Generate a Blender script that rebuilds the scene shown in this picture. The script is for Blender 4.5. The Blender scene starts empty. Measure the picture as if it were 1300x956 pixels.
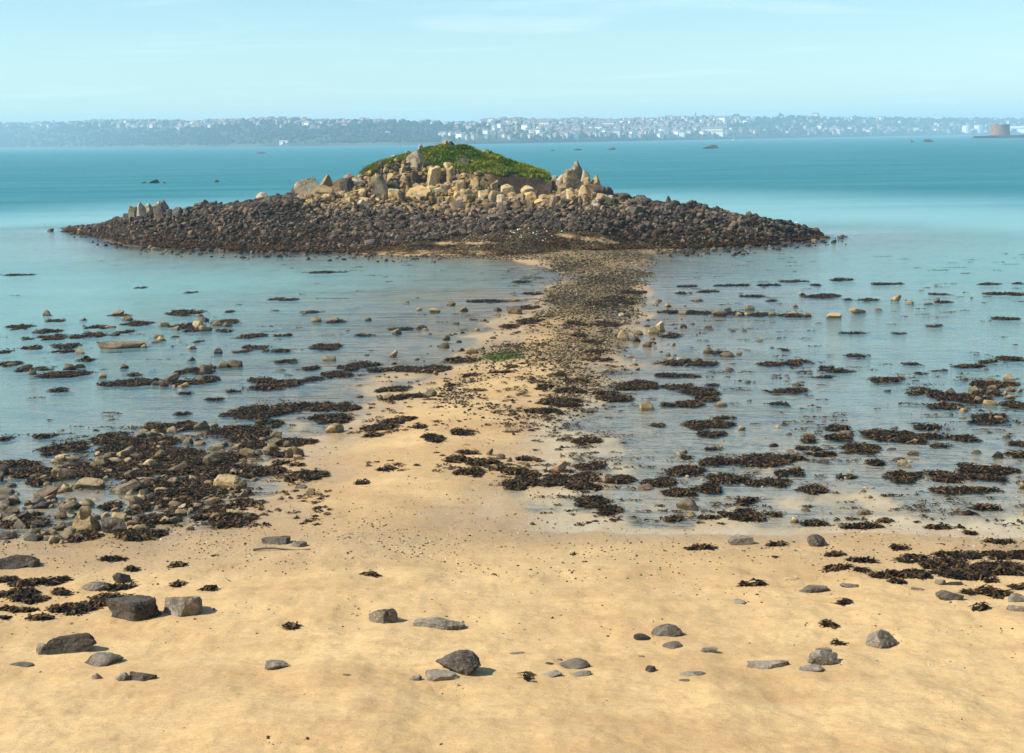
import bpy, bmesh, math, random
import numpy as np
from mathutils import Vector, Matrix
from mathutils.bvhtree import BVHTree

random.seed(7)
RNG = np.random.default_rng(7)
C = bpy.context.scene.collection
R = math.radians

# ------------------------------------------------------------------ camera geometry
PW, PH, FP, CAMH = 1300.0, 956.0, 1800.0, 10.0
PITCH = math.atan((478.0 - 176.1) / FP)
ROLL = 0.014
_f = np.array([0, math.cos(PITCH), -math.sin(PITCH)])
_x = np.array([1.0, 0, 0])
_u0 = np.array([0, math.sin(PITCH), math.cos(PITCH)])
_u = math.cos(ROLL) * _u0 + math.sin(ROLL) * _x
_r = math.cos(ROLL) * _x - math.sin(ROLL) * _u0
CAM = np.array([0, 0, CAMH])


def ray(px, py):
    px, py = np.asarray(px, float), np.asarray(py, float)
    return _f * FP + _r * (px - 650.0)[..., None] + _u * (478.0 - py)[..., None]


def at_plane(px, py, z=0.0):
    d = ray(px, py)
    return CAM + d * ((z - CAMH) / d[..., 2])[..., None]


def at_dist(px, py, D):
    d = ray(px, py)
    return CAM + d * (np.asarray(D, float) / d[..., 1])[..., None]


def project(p):
    q = np.asarray(p, float) - CAM
    w = np.maximum(q @ _f, 0.5)
    return 650.0 + FP * (q @ _r) / w, 478.0 - FP * (q @ _u) / w


# ------------------------------------------------------------------ numeric helpers
def _hash3(i, j, k, seed):
    n = (i * 374761393 + j * 668265263 + k * 2147483647 + seed * 974634777).astype(np.int64)
    n = (n ^ (n >> 13)) * 1274126177
    n = n & 0x7FFFFFFF
    n = (n ^ (n >> 16)) * 668265263
    return ((n & 0xFFFFFF) / float(0xFFFFFF)) * 2 - 1


def vnoise(x, y, z=None, seed=0):
    x, y = np.asarray(x, float), np.asarray(y, float)
    z = np.zeros_like(x) if z is None else np.asarray(z, float)
    i, j, k = np.floor(x).astype(np.int64), np.floor(y).astype(np.int64), np.floor(z).astype(np.int64)
    fx, fy, fz = x - i, y - j, z - k
    sx, sy, sz = [t * t * t * (t * (t * 6 - 15) + 10) for t in (fx, fy, fz)]
    out = 0
    for a in (0, 1):
        for b in (0, 1):
            for c in (0, 1):
                w = (sx if a else 1 - sx) * (sy if b else 1 - sy) * (sz if c else 1 - sz)
                out = out + w * _hash3(i + a, j + b, k + c, seed)
    return out


def fbm(x, y, z=None, oct=4, seed=0):
    s, a, out = 1.0, 1.0, 0
    for o in range(oct):
        out = out + a * vnoise(x * s, y * s, None if z is None else z * s, seed + o * 17)
        s *= 2.03
        a *= 0.5
    return out


def sstep(a, b, x):
    t = np.clip((np.asarray(x, float) - a) / (b - a), 0, 1)
    return t * t * (3 - 2 * t)


def mesh_np(name, V, faces, smooth=True, sharp=None, attrs=None):
    """faces: list of int arrays (n x k)."""
    me = bpy.data.meshes.new(name)
    V = np.ascontiguousarray(V, dtype=np.float32)
    faces = [np.asarray(f, dtype=np.int32) for f in faces if len(f)]
    me.vertices.add(len(V))
    me.vertices.foreach_set('co', V.ravel())
    tot = np.concatenate([np.full(len(f), f.shape[1], np.int32) for f in faces])
    loops = np.concatenate([f.ravel() for f in faces])
    me.loops.add(len(loops))
    me.loops.foreach_set('vertex_index', loops)
    me.polygons.add(len(tot))
    start = np.concatenate([[0], np.cumsum(tot)[:-1]]).astype(np.int32)
    me.polygons.foreach_set('loop_start', start)
    me.update(calc_edges=True)
    me.polygons.foreach_set('use_smooth', np.full(len(tot), smooth))
    if attrs:
        for k, v in attrs.items():
            v = np.asarray(v, np.float32)
            if v.ndim == 1:
                a = me.attributes.new(k, 'FLOAT', 'POINT')
                a.data.foreach_set('value', v)
            else:
                a = me.attributes.new(k, 'FLOAT_COLOR', 'POINT')
                if v.shape[1] == 3:
                    v = np.concatenate([v, np.ones((len(v), 1), np.float32)], 1)
                a.data.foreach_set('color', np.ascontiguousarray(v).ravel())
    if sharp is not None:
        me.set_sharp_from_angle(angle=R(sharp))
    me.update()
    return me


def link(name, me, mats=(), parent=None):
    o = bpy.data.objects.new(name, me)
    C.objects.link(o)
    for m in mats if isinstance(mats, (list, tuple)) else [mats]:
        if me is not None and len(me.materials) < 8 and m.name not in [q.name for q in me.materials if q]:
            me.materials.append(m)
    if parent is not None:
        o.parent = parent
    return o


def tag(o, label=None, cat=None, group=None, kind=None):
    if label: o['label'] = label
    if cat: o['category'] = cat
    if group: o['group'] = group
    if kind: o['kind'] = kind
    return o


def empty(name, loc, label, cat, rz=0, group=None):
    o = bpy.data.objects.new(name, None)
    C.objects.link(o)
    o.location = loc
    o.rotation_euler = (0, 0, rz)
    return tag(o, label, cat, group)


def grid_faces(nr, nc):
    i = np.arange(nr * nc).reshape(nr, nc)
    return np.stack([i[:-1, :-1], i[:-1, 1:], i[1:, 1:], i[1:, :-1]], -1).reshape(-1, 4)


# ------------------------------------------------------------------ materials
class NT:
    def __init__(self, name):
        self.m = bpy.data.materials.new(name)
        self.m.use_nodes = True
        self.t = self.m.node_tree
        self.t.nodes.clear()
        self.out = self.n('ShaderNodeOutputMaterial')

    def n(self, typ, **kw):
        nd = self.t.nodes.new(typ)
        for k, v in kw.items():
            setattr(nd, k, v)
        return nd

    def set(self, sock, v):
        if hasattr(v, 'is_output') or isinstance(v, bpy.types.NodeSocket):
            self.t.links.new(v, sock)
        else:
            if isinstance(v, (tuple, list)) and len(v) == 3 and sock.type == 'RGBA':
                v = (*v, 1)
            sock.default_value = v

    def noise(self, vec, scale, detail=4, rough=0.55, dist=0.0):
        nd = self.n('ShaderNodeTexNoise')
        self.set(nd.inputs['Vector'], vec)
        nd.inputs['Scale'].default_value = scale
        nd.inputs['Detail'].default_value = detail
        nd.inputs['Roughness'].default_value = rough
        nd.inputs['Distortion'].default_value = dist
        return nd.outputs['Fac']

    def ramp(self, fac, a, b, lo=0.0, hi=1.0):
        nd = self.n('ShaderNodeMapRange', interpolation_type='SMOOTHSTEP')
        self.set(nd.inputs['Value'], fac)
        for k, v in (('From Min', a), ('From Max', b), ('To Min', lo), ('To Max', hi)):
            nd.inputs[k].default_value = v
        return nd.outputs['Result']

    def mix(self, fac, a, b, mode='MIX'):
        nd = self.n('ShaderNodeMix', data_type='RGBA', blend_type=mode)
        self.set(nd.inputs[0], fac)
        self.set(nd.inputs[6], a)
        self.set(nd.inputs[7], b)
        return nd.outputs[2]

    def math(self, op, a, b=0.0, clamp=False):
        nd = self.n('ShaderNodeMath', operation=op, use_clamp=clamp)
        self.set(nd.inputs[0], a)
        self.set(nd.inputs[1], b)
        return nd.outputs[0]

    def attr(self, name, col=False):
        nd = self.n('ShaderNodeAttribute', attribute_name=name)
        return nd.outputs['Color' if col else 'Fac']

    def pos(self, scale=None):
        g = self.n('ShaderNodeNewGeometry').outputs['Position']
        if scale is None:
            return g
        mp = self.n('ShaderNodeMapping')
        self.set(mp.inputs['Vector'], g)
        mp.inputs['Scale'].default_value = scale
        return mp.outputs['Vector']

    def posz(self):
        s = self.n('ShaderNodeSeparateXYZ')
        self.set(s.inputs[0], self.n('ShaderNodeNewGeometry').outputs['Position'])
        return s.outputs['Z']

    def bump(self, h, strength, dist):
        nd = self.n('ShaderNodeBump')
        self.set(nd.inputs['Height'], h)
        self.set(nd.inputs['Strength'], strength)
        nd.inputs['Distance'].default_value = dist
        return nd.outputs['Normal']

    def pbsdf(self, col, rough=0.8, normal=None, spec=0.3):
        b = self.n('ShaderNodeBsdfPrincipled')
        self.set(b.inputs['Base Color'], col)
        self.set(b.inputs['Roughness'], rough)
        self.set(b.inputs['Specular IOR Level'], spec)
        if normal is not None:
            self.set(b.inputs['Normal'], normal)
        self.t.links.new(b.outputs[0], self.out.inputs['Surface'])
        return self.m


def plain(name, col, rough=0.7, var=0.25, scale=0.4):
    t = NT(name)
    n = t.noise(t.pos(), scale, 3)
    c = t.mix(t.ramp(n, 0.3, 0.7), tuple(v * (1 - var) for v in col), tuple(min(1, v * (1 + var)) for v in col))
    return t.pbsdf(c, rough)


def rock_mat(name, dark, mid, light, patch=None, patch_amt=0.5, wet=True, tint=False, bumpd=0.05, sc=1.0):
    t = NT(name)
    p = t.pos()
    big = t.noise(p, 1.3 * sc, 5, 0.6, 0.6)
    fine = t.noise(p, 9.0 * sc, 6, 0.7)
    c = t.mix(t.ramp(big, 0.33, 0.62), dark, mid)
    c = t.mix(t.ramp(fine, 0.45, 0.75), c, light)
    if patch:
        pn = t.noise(p, 2.6 * sc, 5, 0.65, 0.4)
        c = t.mix(t.ramp(pn, 0.62 - 0.3 * patch_amt, 0.72 - 0.3 * patch_amt, 0, 0.9), c, patch)
    speck = t.noise(p, 38.0 * sc, 3, 0.6)
    c = t.mix(t.ramp(speck, 0.56, 0.7, 0, 0.6), c, tuple(v * 0.45 for v in dark))
    ob = t.n('ShaderNodeObjectInfo').outputs['Random']
    hs = t.n('ShaderNodeHueSaturation')
    t.set(hs.inputs['Color'], c)
    t.set(hs.inputs['Value'], t.ramp(ob, 0, 1, 0.72, 1.3))
    hs.inputs['Saturation'].default_value = 1.0
    c = hs.outputs['Color']
    if tint:
        c = t.mix(1.0, c, t.attr('tint', True), 'MULTIPLY')
    rough = 0.85
    if wet:   # damp tide mark at the foot of rocks that stand in the water
        wn = t.math('ADD', t.posz(), t.math('MULTIPLY', t.noise(p, 3.0, 3), -0.12))
        w = t.ramp(wn, 0.0, 0.06, 1, 0)
        c = t.mix(t.math('MULTIPLY', w, 0.75), c, t.mix(1.0, c, (0.30, 0.26, 0.2), 'MULTIPLY'))
        rough = t.ramp(w, 0, 1, 0.85, 0.4)
    h = t.math('ADD', t.math('MULTIPLY', big, 0.6), t.math('MULTIPLY', fine, 0.5))
    return t.pbsdf(c, rough, t.bump(h, 0.8, bumpd), 0.3)


def sand_material():
    t = NT('wet_and_dry_sand')
    p = t.pos()
    n1 = t.noise(t.pos((0.2, 0.4, 1)), 1.0, 6, 0.65, 0.3)
    n2 = t.noise(t.pos((0.8, 1.5, 1)), 1.0, 6, 0.68, 0.2)
    grain = t.noise(p, 60.0, 3, 0.7)
    c = t.mix(t.ramp(n1, 0.34, 0.66), (0.465, 0.295, 0.125), (0.61, 0.42, 0.19))
    c = t.mix(t.ramp(n2, 0.42, 0.7, 0, 0.45), c, (0.47, 0.33, 0.17))
    c = t.mix(t.ramp(grain, 0.52, 0.72, 0, 0.4), c, (0.36, 0.25, 0.14))
    # shingle and shell band
    drag = t.noise(t.pos((1.1, 2.2, 1)), 1.0, 7, 0.68, 0.4)
    c = t.mix(t.ramp(drag, 0.48, 0.7, 0, 0.55), c, (0.43, 0.245, 0.105))
    mott = t.noise(p, 14.0, 4, 0.75)
    c = t.mix(t.ramp(mott, 0.52, 0.70, 0, 0.5), c, (0.30, 0.195, 0.10))
    g2 = t.noise(p, 32.0, 3, 0.8)
    c = t.mix(t.ramp(g2, 0.58, 0.66, 0, 0.7), c, (0.24, 0.16, 0.085))
    g3 = t.noise(t.pos((1.1, 1, 1)), 41.0, 2, 0.7)
    c = t.mix(t.ramp(g3, 0.66, 0.72, 0, 0.6), c, (0.78, 0.68, 0.5))
    sh = t.attr('shingle')
    c = t.mix(t.math('MULTIPLY', sh, 0.8), c, (0.36, 0.25, 0.13))
    sp = t.noise(p, 13.0, 4, 0.8)
    c = t.mix(t.math('MULTIPLY', sh, t.ramp(sp, 0.50, 0.62, 0, 0.85)), c, (0.23, 0.16, 0.09))
    sp2 = t.noise(p, 25.0, 2, 0.6)
    c = t.mix(t.math('MULTIPLY', sh, t.ramp(sp2, 0.66, 0.72, 0, 0.7)), c, (0.8, 0.74, 0.6))
    # gravel neck with dark weed
    cb = t.attr('cobble')
    k1 = t.noise(p, 3.2, 5, 0.75)
    k2 = t.noise(t.pos((0.35, 0.35, 1)), 1.0, 4, 0.6)
    gravel = t.mix(t.ramp(k1, 0.38, 0.66), (0.035, 0.024, 0.009), (0.16, 0.112, 0.043))
    gravel = t.mix(t.ramp(k2, 0.40, 0.60, 0, 0.75), gravel, (0.06, 0.045, 0.016))
    c = t.mix(t.math('MULTIPLY', cb, t.ramp(k1, 0.25, 0.55, 1.0, 0.75)), c, gravel)
    # fine weed specks on the tidal flats
    fl = t.attr('flat')
    sk = t.noise(t.pos((1.0, 0.8, 1)), 6.5, 5, 0.8)
    c = t.mix(t.math('MULTIPLY', fl, t.ramp(sk, 0.58, 0.66, 0, 0.75)), c, (0.12, 0.09, 0.045))
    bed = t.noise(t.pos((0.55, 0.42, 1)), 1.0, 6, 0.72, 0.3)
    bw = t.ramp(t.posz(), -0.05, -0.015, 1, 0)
    c = t.mix(t.math('MULTIPLY', bw, t.ramp(bed, 0.53, 0.64, 0, 0.7)), c, (0.07, 0.075, 0.05))  # submerged weed patches, also painting in the water's dark ripple streaks
    pale = t.noise(p, 0.6, 4, 0.6)
    c = t.mix(t.math('MULTIPLY', fl, t.ramp(pale, 0.3, 0.7, 0.25, 0.65)), c, (0.62, 0.54, 0.38))
    # wet sand by height above the tide
    wn = t.math('ADD', t.posz(), t.math('MULTIPLY', t.math('SUBTRACT', n2, 0.5), 0.12))
    w = t.ramp(wn, 0.0, 0.16, 1, 0)
    c = t.mix(t.math('MULTIPLY', w, 0.65), c, t.mix(1.0, c, (0.74, 0.72, 0.70), 'MULTIPLY'))
    rough = t.ramp(w, 0.3, 1.0, 0.92, 0.32)
    rip = t.n('ShaderNodeTexWave', wave_type='BANDS', bands_direction='Y')
    t.set(rip.inputs['Vector'], p)
    rip.inputs['Scale'].default_value = 1.1
    rip.inputs['Distortion'].default_value = 7.0
    rip.inputs['Detail'].default_value = 3.0
    rip.inputs['Detail Scale'].default_value = 0.6
    h = t.math('ADD', t.math('MULTIPLY', grain, 0.25), t.math('MULTIPLY', rip.outputs['Fac'], 0.10))
    h = t.math('ADD', h, t.math('MULTIPLY', t.noise(t.pos((0.8, 1.3, 1)), 3.0, 7, 0.7), 2.0))
    h = t.math('ADD', h, t.math('MULTIPLY', t.math('MULTIPLY', cb, k1), 3.0))
    return t.pbsdf(c, rough, t.bump(h, 0.55, 0.06), 0.35)


def water_material():
    t = NT('sea_water')
    d = t.attr('depth')
    p = t.pos()
    a = t.noise(t.pos((0.16, 0.9, 1)), 1.0, 4, 0.6, 0.4)
    b = t.noise(t.pos((0.9, 3.2, 1)), 1.0, 4, 0.6, 0.3)
    s = t.noise(t.pos((0.012, 0.06, 1)), 1.0, 4, 0.6, 0.5)
    h = t.math('ADD', t.math('MULTIPLY', a, 0.8), t.math('MULTIPLY', b, 0.28))
    amp = t.ramp(d, 0.0, 0.4, 0.4, 1.0)
    nrm = t.bump(h, t.math('MULTIPLY', amp, t.ramp(s, 0.35, 0.65, 0.4, 1.0)), 0.5)
    body = t.n('ShaderNodeBsdfDiffuse')
    deep = t.mix(t.ramp(d, 0.2, 2.2), (0.30, 0.55, 0.56), (0.010, 0.16, 0.182))
    deep = t.mix(t.ramp(s, 0.35, 0.68, 0, 0.5), deep, t.mix(1.0, deep, (0.75, 0.80, 0.93), 'MULTIPLY'))
    t.set(body.inputs['Color'], deep)
    clear = t.n('ShaderNodeBsdfTransparent')
    t.set(clear.inputs['Color'], t.mix(t.ramp(d, 0.0, 0.5), (0.98, 1.0, 1.0), (0.50, 0.86, 0.90)))
    k = t.math('SUBTRACT', 1.0, t.math('POWER', 2.718, t.math('MULTIPLY', d, -1.9)))
    m1 = t.n('ShaderNodeMixShader')
    t.set(m1.inputs[0], k)
    t.t.links.new(clear.outputs[0], m1.inputs[1])
    t.t.links.new(body.outputs[0], m1.inputs[2])
    gl = t.n('ShaderNodeBsdfGlossy')
    gl.inputs['Color'].default_value = (0.9, 0.97, 1, 1)
    t.set(gl.inputs['Roughness'], t.ramp(d, 0.0, 2.0, 0.12, 0.25))
    t.set(gl.inputs['Normal'], nrm)
    fr = t.n('ShaderNodeFresnel')
    fr.inputs['IOR'].default_value = 1.333
    t.set(fr.inputs['Normal'], nrm)
    m2 = t.n('ShaderNodeMixShader')
    t.set(m2.inputs[0], t.math('MULTIPLY', t.math('MULTIPLY', fr.outputs[0], t.ramp(d, 0.05, 0.35, 1.0, 0.36)), t.ramp(d, 0.0, 0.025, 0.0, 1.0)))
    t.t.links.new(m1.outputs[0], m2.inputs[1])
    t.t.links.new(gl.outputs[0], m2.inputs[2])
    t.t.links.new(m2.outputs[0], t.out.inputs['Surface'])
    return t.m


def tint_mat(name, rough=0.8, bump=True, spec=0.3, sc=7.0):
    t = NT(name)
    p = t.pos()
    n = t.noise(p, sc, 5, 0.7)
    c = t.mix(t.ramp(n, 0.3, 0.7, 0, 1), (0.6, 0.6, 0.6), (1.25, 1.25, 1.25))
    c = t.mix(1.0, t.attr('tint', True), c, 'MULTIPLY')
    return t.pbsdf(c, rough, t.bump(n, 0.6, 0.04) if bump else None, spec)


def island_material():
    t = NT('island_earth_and_turf')
    p = t.pos()
    n = t.noise(p, 0.8, 5, 0.65, 0.3)
    f = t.noise(p, 5.0, 5, 0.7)
    low = t.mix(t.ramp(f, 0.35, 0.65), (0.016, 0.012, 0.008), (0.05, 0.037, 0.024))
    earth = t.mix(t.ramp(n, 0.35, 0.65), (0.10, 0.062, 0.03), (0.26, 0.175, 0.085))
    earth = t.mix(t.ramp(f, 0.5, 0.7, 0, 0.6), earth, (0.09, 0.06, 0.035))
    turf = t.mix(t.ramp(n, 0.35, 0.65), (0.07, 0.11, 0.018), (0.15, 0.19, 0.04))
    z = t.attr('zone')
    c = t.mix(t.ramp(t.math('ADD', z, t.math('MULTIPLY', t.math('SUBTRACT', n, 0.5), 0.5)), 0.85, 1.15), low, earth)
    c = t.mix(t.attr('shaded_soil'), c, t.mix(t.ramp(f, .35, .65), (0.028, 0.02, 0.013), (0.085, 0.06, 0.038)))  # earth bank under the turf overhang, its shade put into the near-black colour
    k1 = t.noise(p, 3.2, 5, 0.75)
    k2 = t.noise(t.pos((0.35, 0.35, 1)), 1.0, 4, 0.6)
    gravel = t.mix(t.ramp(k1, 0.38, 0.66), (0.04, 0.027, 0.01), (0.18, 0.125, 0.05))
    gravel = t.mix(t.ramp(k2, 0.42, 0.62, 0, 0.6), gravel, (0.06, 0.045, 0.016))
    c = t.mix(t.attr('fan'), c, gravel)
    c = t.mix(t.attr('sandy'), c, (0.50, 0.345, 0.17))
    c = t.mix(t.ramp(z, 1.88, 1.98), c, turf)
    return t.pbsdf(c, 0.95, t.bump(t.math('ADD', n, f), 0.9, 0.25), 0.1)


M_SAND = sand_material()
M_WATER = water_material()
M_ISLE = island_material()
M_GREY = rock_mat('grey_granite', (0.075, 0.062, 0.047), (0.20, 0.168, 0.125), (0.31, 0.265, 0.20), (0.34, 0.26, 0.165), 0.2, sc=1.9, bumpd=0.09)
M_BROWN = rock_mat('brown_tidal_rock', (0.07, 0.05, 0.03), (0.22, 0.165, 0.095), (0.33, 0.26, 0.16), sc=1.5)
M_OCHRE = rock_mat('ochre_tidal_rock', (0.16, 0.11, 0.05), (0.36, 0.26, 0.13), (0.46, 0.36, 0.2), sc=1.5)
M_DARK = rock_mat('dark_weathered_rock', (0.024, 0.02, 0.016), (0.085, 0.068, 0.05), (0.18, 0.15, 0.115), sc=1.9, bumpd=0.09)
M_RED = rock_mat('reddish_rock', (0.13, 0.075, 0.04), (0.31, 0.185, 0.10), (0.42, 0.28, 0.17), sc=1.5)
M_GOLD = rock_mat('lichened_granite', (0.11, 0.075, 0.04), (0.40, 0.295, 0.16), (0.60, 0.49, 0.31), (0.47, 0.29, 0.08), 0.5, wet=False, bumpd=0.12, sc=0.7)
M_PALE = rock_mat('pale_granite', (0.11, 0.085, 0.055), (0.37, 0.29, 0.185), (0.60, 0.51, 0.37), (0.40, 0.29, 0.12), 0.2, wet=False, bumpd=0.12, sc=0.7)
M_APRON = rock_mat('dark_shore_boulder', (0.022, 0.018, 0.015), (0.075, 0.058, 0.044), (0.19, 0.15, 0.11), (0.25, 0.19, 0.11), 0.08, wet=False, bumpd=0.08, sc=1.0)
M_APRONT = rock_mat('dark_shore_boulders', (0.03, 0.026, 0.022), (0.095, 0.074, 0.056), (0.21, 0.165, 0.12), wet=False, tint=True, bumpd=0.08)
M_GOLDT = rock_mat('lichened_rubble', (0.10, 0.07, 0.04), (0.31, 0.22, 0.125), (0.48, 0.38, 0.25), (0.44, 0.27, 0.075), 0.5, wet=False, tint=True, bumpd=0.1, sc=0.8)
M_COBBLE = tint_mat('mixed_cobbles')
M_GRASSBLADE = tint_mat('turf_blades', 0.85, False, 0.04, 1.5)
M_WOOD = tint_mat('far_foliage', 0.95, False, 0.05, 0.05)
M_WHITE = plain('white_plumage', (0.8, 0.8, 0.78), 0.6, 0.05, 8)
M_BEAK = plain('yellow_horn', (0.6, 0.4, 0.08), 0.5, 0.1, 8)
ROCKMATS = {'g': M_GREY, 'b': M_BROWN, 'o': M_OCHRE, 'd': M_DARK, 'r': M_RED}
COLWORD = {'g': 'grey', 'b': 'brown', 'o': 'ochre', 'd': 'dark', 'r': 'reddish'}


def weed_material():
    t = NT('bladder_wrack')
    p = t.pos()
    n = t.noise(p, 5.0, 4, 0.7)
    c = t.mix(t.ramp(n, 0.35, 0.68), (0.007, 0.005, 0.0022), (0.058, 0.037, 0.013))
    c = t.mix(1.0, c, t.attr('tint', True), 'MULTIPLY')
    return t.pbsdf(c, 0.6, t.bump(n, 0.5, 0.03), 0.18)


M_WEED = weed_material()

# ------------------------------------------------------------------ ground: one sheet from dune to sea bed
SHORE_PX = [(-900, 720), (-300, 700), (0, 694), (60, 691), (105, 688), (200, 681), (280, 668), (322, 657), (312, 640), (345, 618), (385, 596), (405, 566),
            (440, 543), (470, 522), (497, 503), (520, 491), (545, 478), (562, 466), (588, 456), (610, 440), (630, 420), (650, 402), (668, 388),
            (690, 376), (708, 364), (712, 352), (704, 342), (685, 335), (650, 329), (600, 326), (560, 325), (500, 323), (440, 322), (330, 320),
            (250, 317), (170, 312), (130, 302), (85, 293), (130, 296), (400, 308), (600, 312), (800, 306), (1000, 300), (1045, 298), (1045, 302), (980, 310), (900, 316),
            (832, 320), (822, 332), (812, 346), (816, 368), (812, 386), (802, 396), (796, 420), (789, 440), (775, 470), (744, 490), (712, 512),
            (684, 540), (676, 562), (684, 588), (664, 608), (626, 636), (612, 652), (650, 662), (740, 668), (840, 670), (890, 667), (950, 668),
            (1100, 671), (1300, 675), (1600, 690), (2300, 720)]
SHORE = at_plane(np.array([p[0] for p in SHORE_PX]), np.array([p[1] for p in SHORE_PX]))[:, :2]
SHORE = np.concatenate([SHORE, [[SHORE[-1, 0] + 40, -60], [SHORE[0, 0] - 40, -60]]])


def shore_sd(x, y):
    """metres inside (+) or outside (-) the land."""
    n = len(SHORE)
    best = np.full(x.shape, 1e18)
    inside = np.zeros(x.shape, bool)
    for i in range(n):
        ax, ay = SHORE[i]
        bx, by = SHORE[(i + 1) % n]
        dx, dy = bx - ax, by - ay
        t = np.clip(((x - ax) * dx + (y - ay) * dy) / (dx * dx + dy * dy), 0, 1)
        best = np.minimum(best, (x - ax - t * dx) ** 2 + (y - ay - t * dy) ** 2)
        c = ((ay > y) != (by > y)) & (x < (bx - ax) * (y - ay) / (by - ay + 1e-12) + ax)
        inside ^= c
    return np.where(inside, 1, -1) * np.sqrt(best)


def ground_fields(x, y):
    px, py = project(np.stack([x, y, np.zeros_like(x)], -1))
    near = (np.abs(x) < 260) & (y < 420)
    sd = np.full(x.shape, -200.0)
    sd[near] = shore_sd(x[near], y[near])
    wob = fbm(x * 0.35, y * 0.2, oct=3, seed=3)
    sd = sd + np.where(near, wob * np.clip((y - 10) * 0.012, 0.15, 1.0), 0)
    s = np.maximum(sd, 0)
    zin = 0.045 * s + 0.0026 * np.clip(s - 2.0, 0, 14) ** 2 * (y < 60) + 0.42 * np.maximum(0, 17 - y)
    zin = np.where(y > 60, np.minimum(zin, 0.28), zin)
    d = np.maximum(-sd, 0)
    flat = sstep(660, 720, px) * sstep(470, 560, py)           # the right-hand flats barely covered
    flat = np.maximum(flat, 0.75 * sstep(530, 640, py) * (px < 660))
    zout = -(np.where(y > 95, 0.04, 0.018) * np.minimum(d, 3) + 0.0105 * np.clip(d - 3, 0, 25))
    zout = zout * (1 - 0.72 * flat) - 0.008 * flat * sstep(0, 2, d)
    deep = sstep(108, 400, y + 14 * vnoise(x * .012, y * .02, None, 51)) * 2.2 + sstep(220, 1200, y) * 6.0
    side = sstep(30, 120, np.abs(x)) * sstep(60, 140, y) * 0.8
    zout = zout - (deep + side) * sstep(0, 30, d)
    z = np.where(sd > 0, zin, zout)
    amp = np.where(sd > 0, 0.02, 0.022) * np.where(y < 400, 1, 0)
    z = z + amp * fbm(x * 0.9, y * 0.55, oct=5, seed=11) * np.where(sd > 4, 2.4, 1.0)
    cob = np.interp(py, [283, 288, 400, 430, 455, 480, 520, 560], [0, 1, 0.97, 0.85, 0.62, 0.42, 0.16, 0.0])
    wv = fbm(x * 0.3, y * 0.12, oct=4, seed=41)
    lft = np.interp(py, [286, 300, 312, 320, 328, 338, 350, 370, 385, 400, 420, 440, 460, 490, 520, 560], [545, 560, 600, 650, 672, 690, 706, 704, 690, 668, 640, 612, 590, 560, 540, 560]) + 16 * wv
    rgt = np.interp(py, [286, 330, 400, 440, 480, 520, 560], [850, 832, 806, 796, 780, 750, 735]) + 14 * fbm(x * 0.3, y * 0.12, oct=3, seed=43)
    core = sstep(-20, 30, px - np.interp(py, [330, 400, 450, 560], [640, 690, 700, 700]))       # thick gravel along the crest, thin to its left
    cob = cob * sstep(-22, 26, px - lft) * sstep(-22, 30, rgt - px) * (sd > -1.5) * np.where(py > 385, 0.45 + 0.55 * core, 1.0)
    strip = np.exp(-((py - (303 + (px - 745) * 0.13)) / 3.2) ** 2) * sstep(52, 36, np.abs(px - 745))      # bare sand strips by the islet
    strip = np.maximum(strip, np.exp(-((py - 321) / 3.0) ** 2) * sstep(90, 60, np.abs(px - 560)))
    strip = np.maximum(strip, np.exp(-((py - 309) / 1.8) ** 2) * sstep(44, 30, np.abs(px - 590)))
    cob = np.clip(cob + 0.3 * fbm(x * 0.25, y * 0.18, oct=3, seed=5) * (cob > 0.05), 0, 1) * (1 - strip)
    rim = sstep(284, 292, py) * sstep(336, 326, py) * np.maximum(sstep(470, 420, px), sstep(840, 870, px)) * (sd > -2.5)
    cob = np.maximum(cob, rim)
    shin = np.exp(-((py - 702) / 42.0) ** 2) * 0.95 + np.exp(-((py - 600) / 60.0) ** 2) * 0.22 * (px < 640)
    shin = shin * (0.6 + 0.5 * fbm(x * 0.2, y * 0.4, oct=3, seed=9))
    shin = np.clip(shin, 0, 1) * (sd > -0.5)
    fl = sstep(640, 720, px) * sstep(440, 540, py) * (sd < 0.8) + 0.3 * (px < 640) * sstep(420, 520, py) * (sd < 0)
    return z, cob, shin, np.clip(fl, 0, 1)


inv = np.linspace(1 / 19.0, 1 / 185.0, 560)
rows = np.concatenate([[-45, -30, -18, -8, 0, 5, 9, 12, 14, 15.5, 17, 18], 1 / inv, [192, 200, 212, 230, 255, 290, 340, 420, 540, 700, 950, 1300, 1900, 2800, 4200, 6500, 10500]])
cols = np.concatenate([[-2.4, -1.6, -1.1, -0.8, -0.6, -0.5], np.linspace(-0.44, 0.44, 520), [0.5, 0.6, 0.8, 1.1, 1.6, 2.4]])
YY, UU = np.meshgrid(rows, cols, indexing='ij')
span = np.where(YY < 20, 25 + 0.3 * (YY + 45), 0)
XX = UU * np.maximum(YY * 1.0, 22) + np.where(YY < 0, 0, 0)
gx, gy = XX.ravel(), YY.ravel()
gz, gcob, gshin, gfl = ground_fields(gx, gy)
GV = np.stack([gx, gy, gz], -1)
GF = grid_faces(len(rows), len(cols))
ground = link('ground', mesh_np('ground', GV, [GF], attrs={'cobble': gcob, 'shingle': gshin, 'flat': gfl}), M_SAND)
tag(ground, kind='structure')

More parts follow.
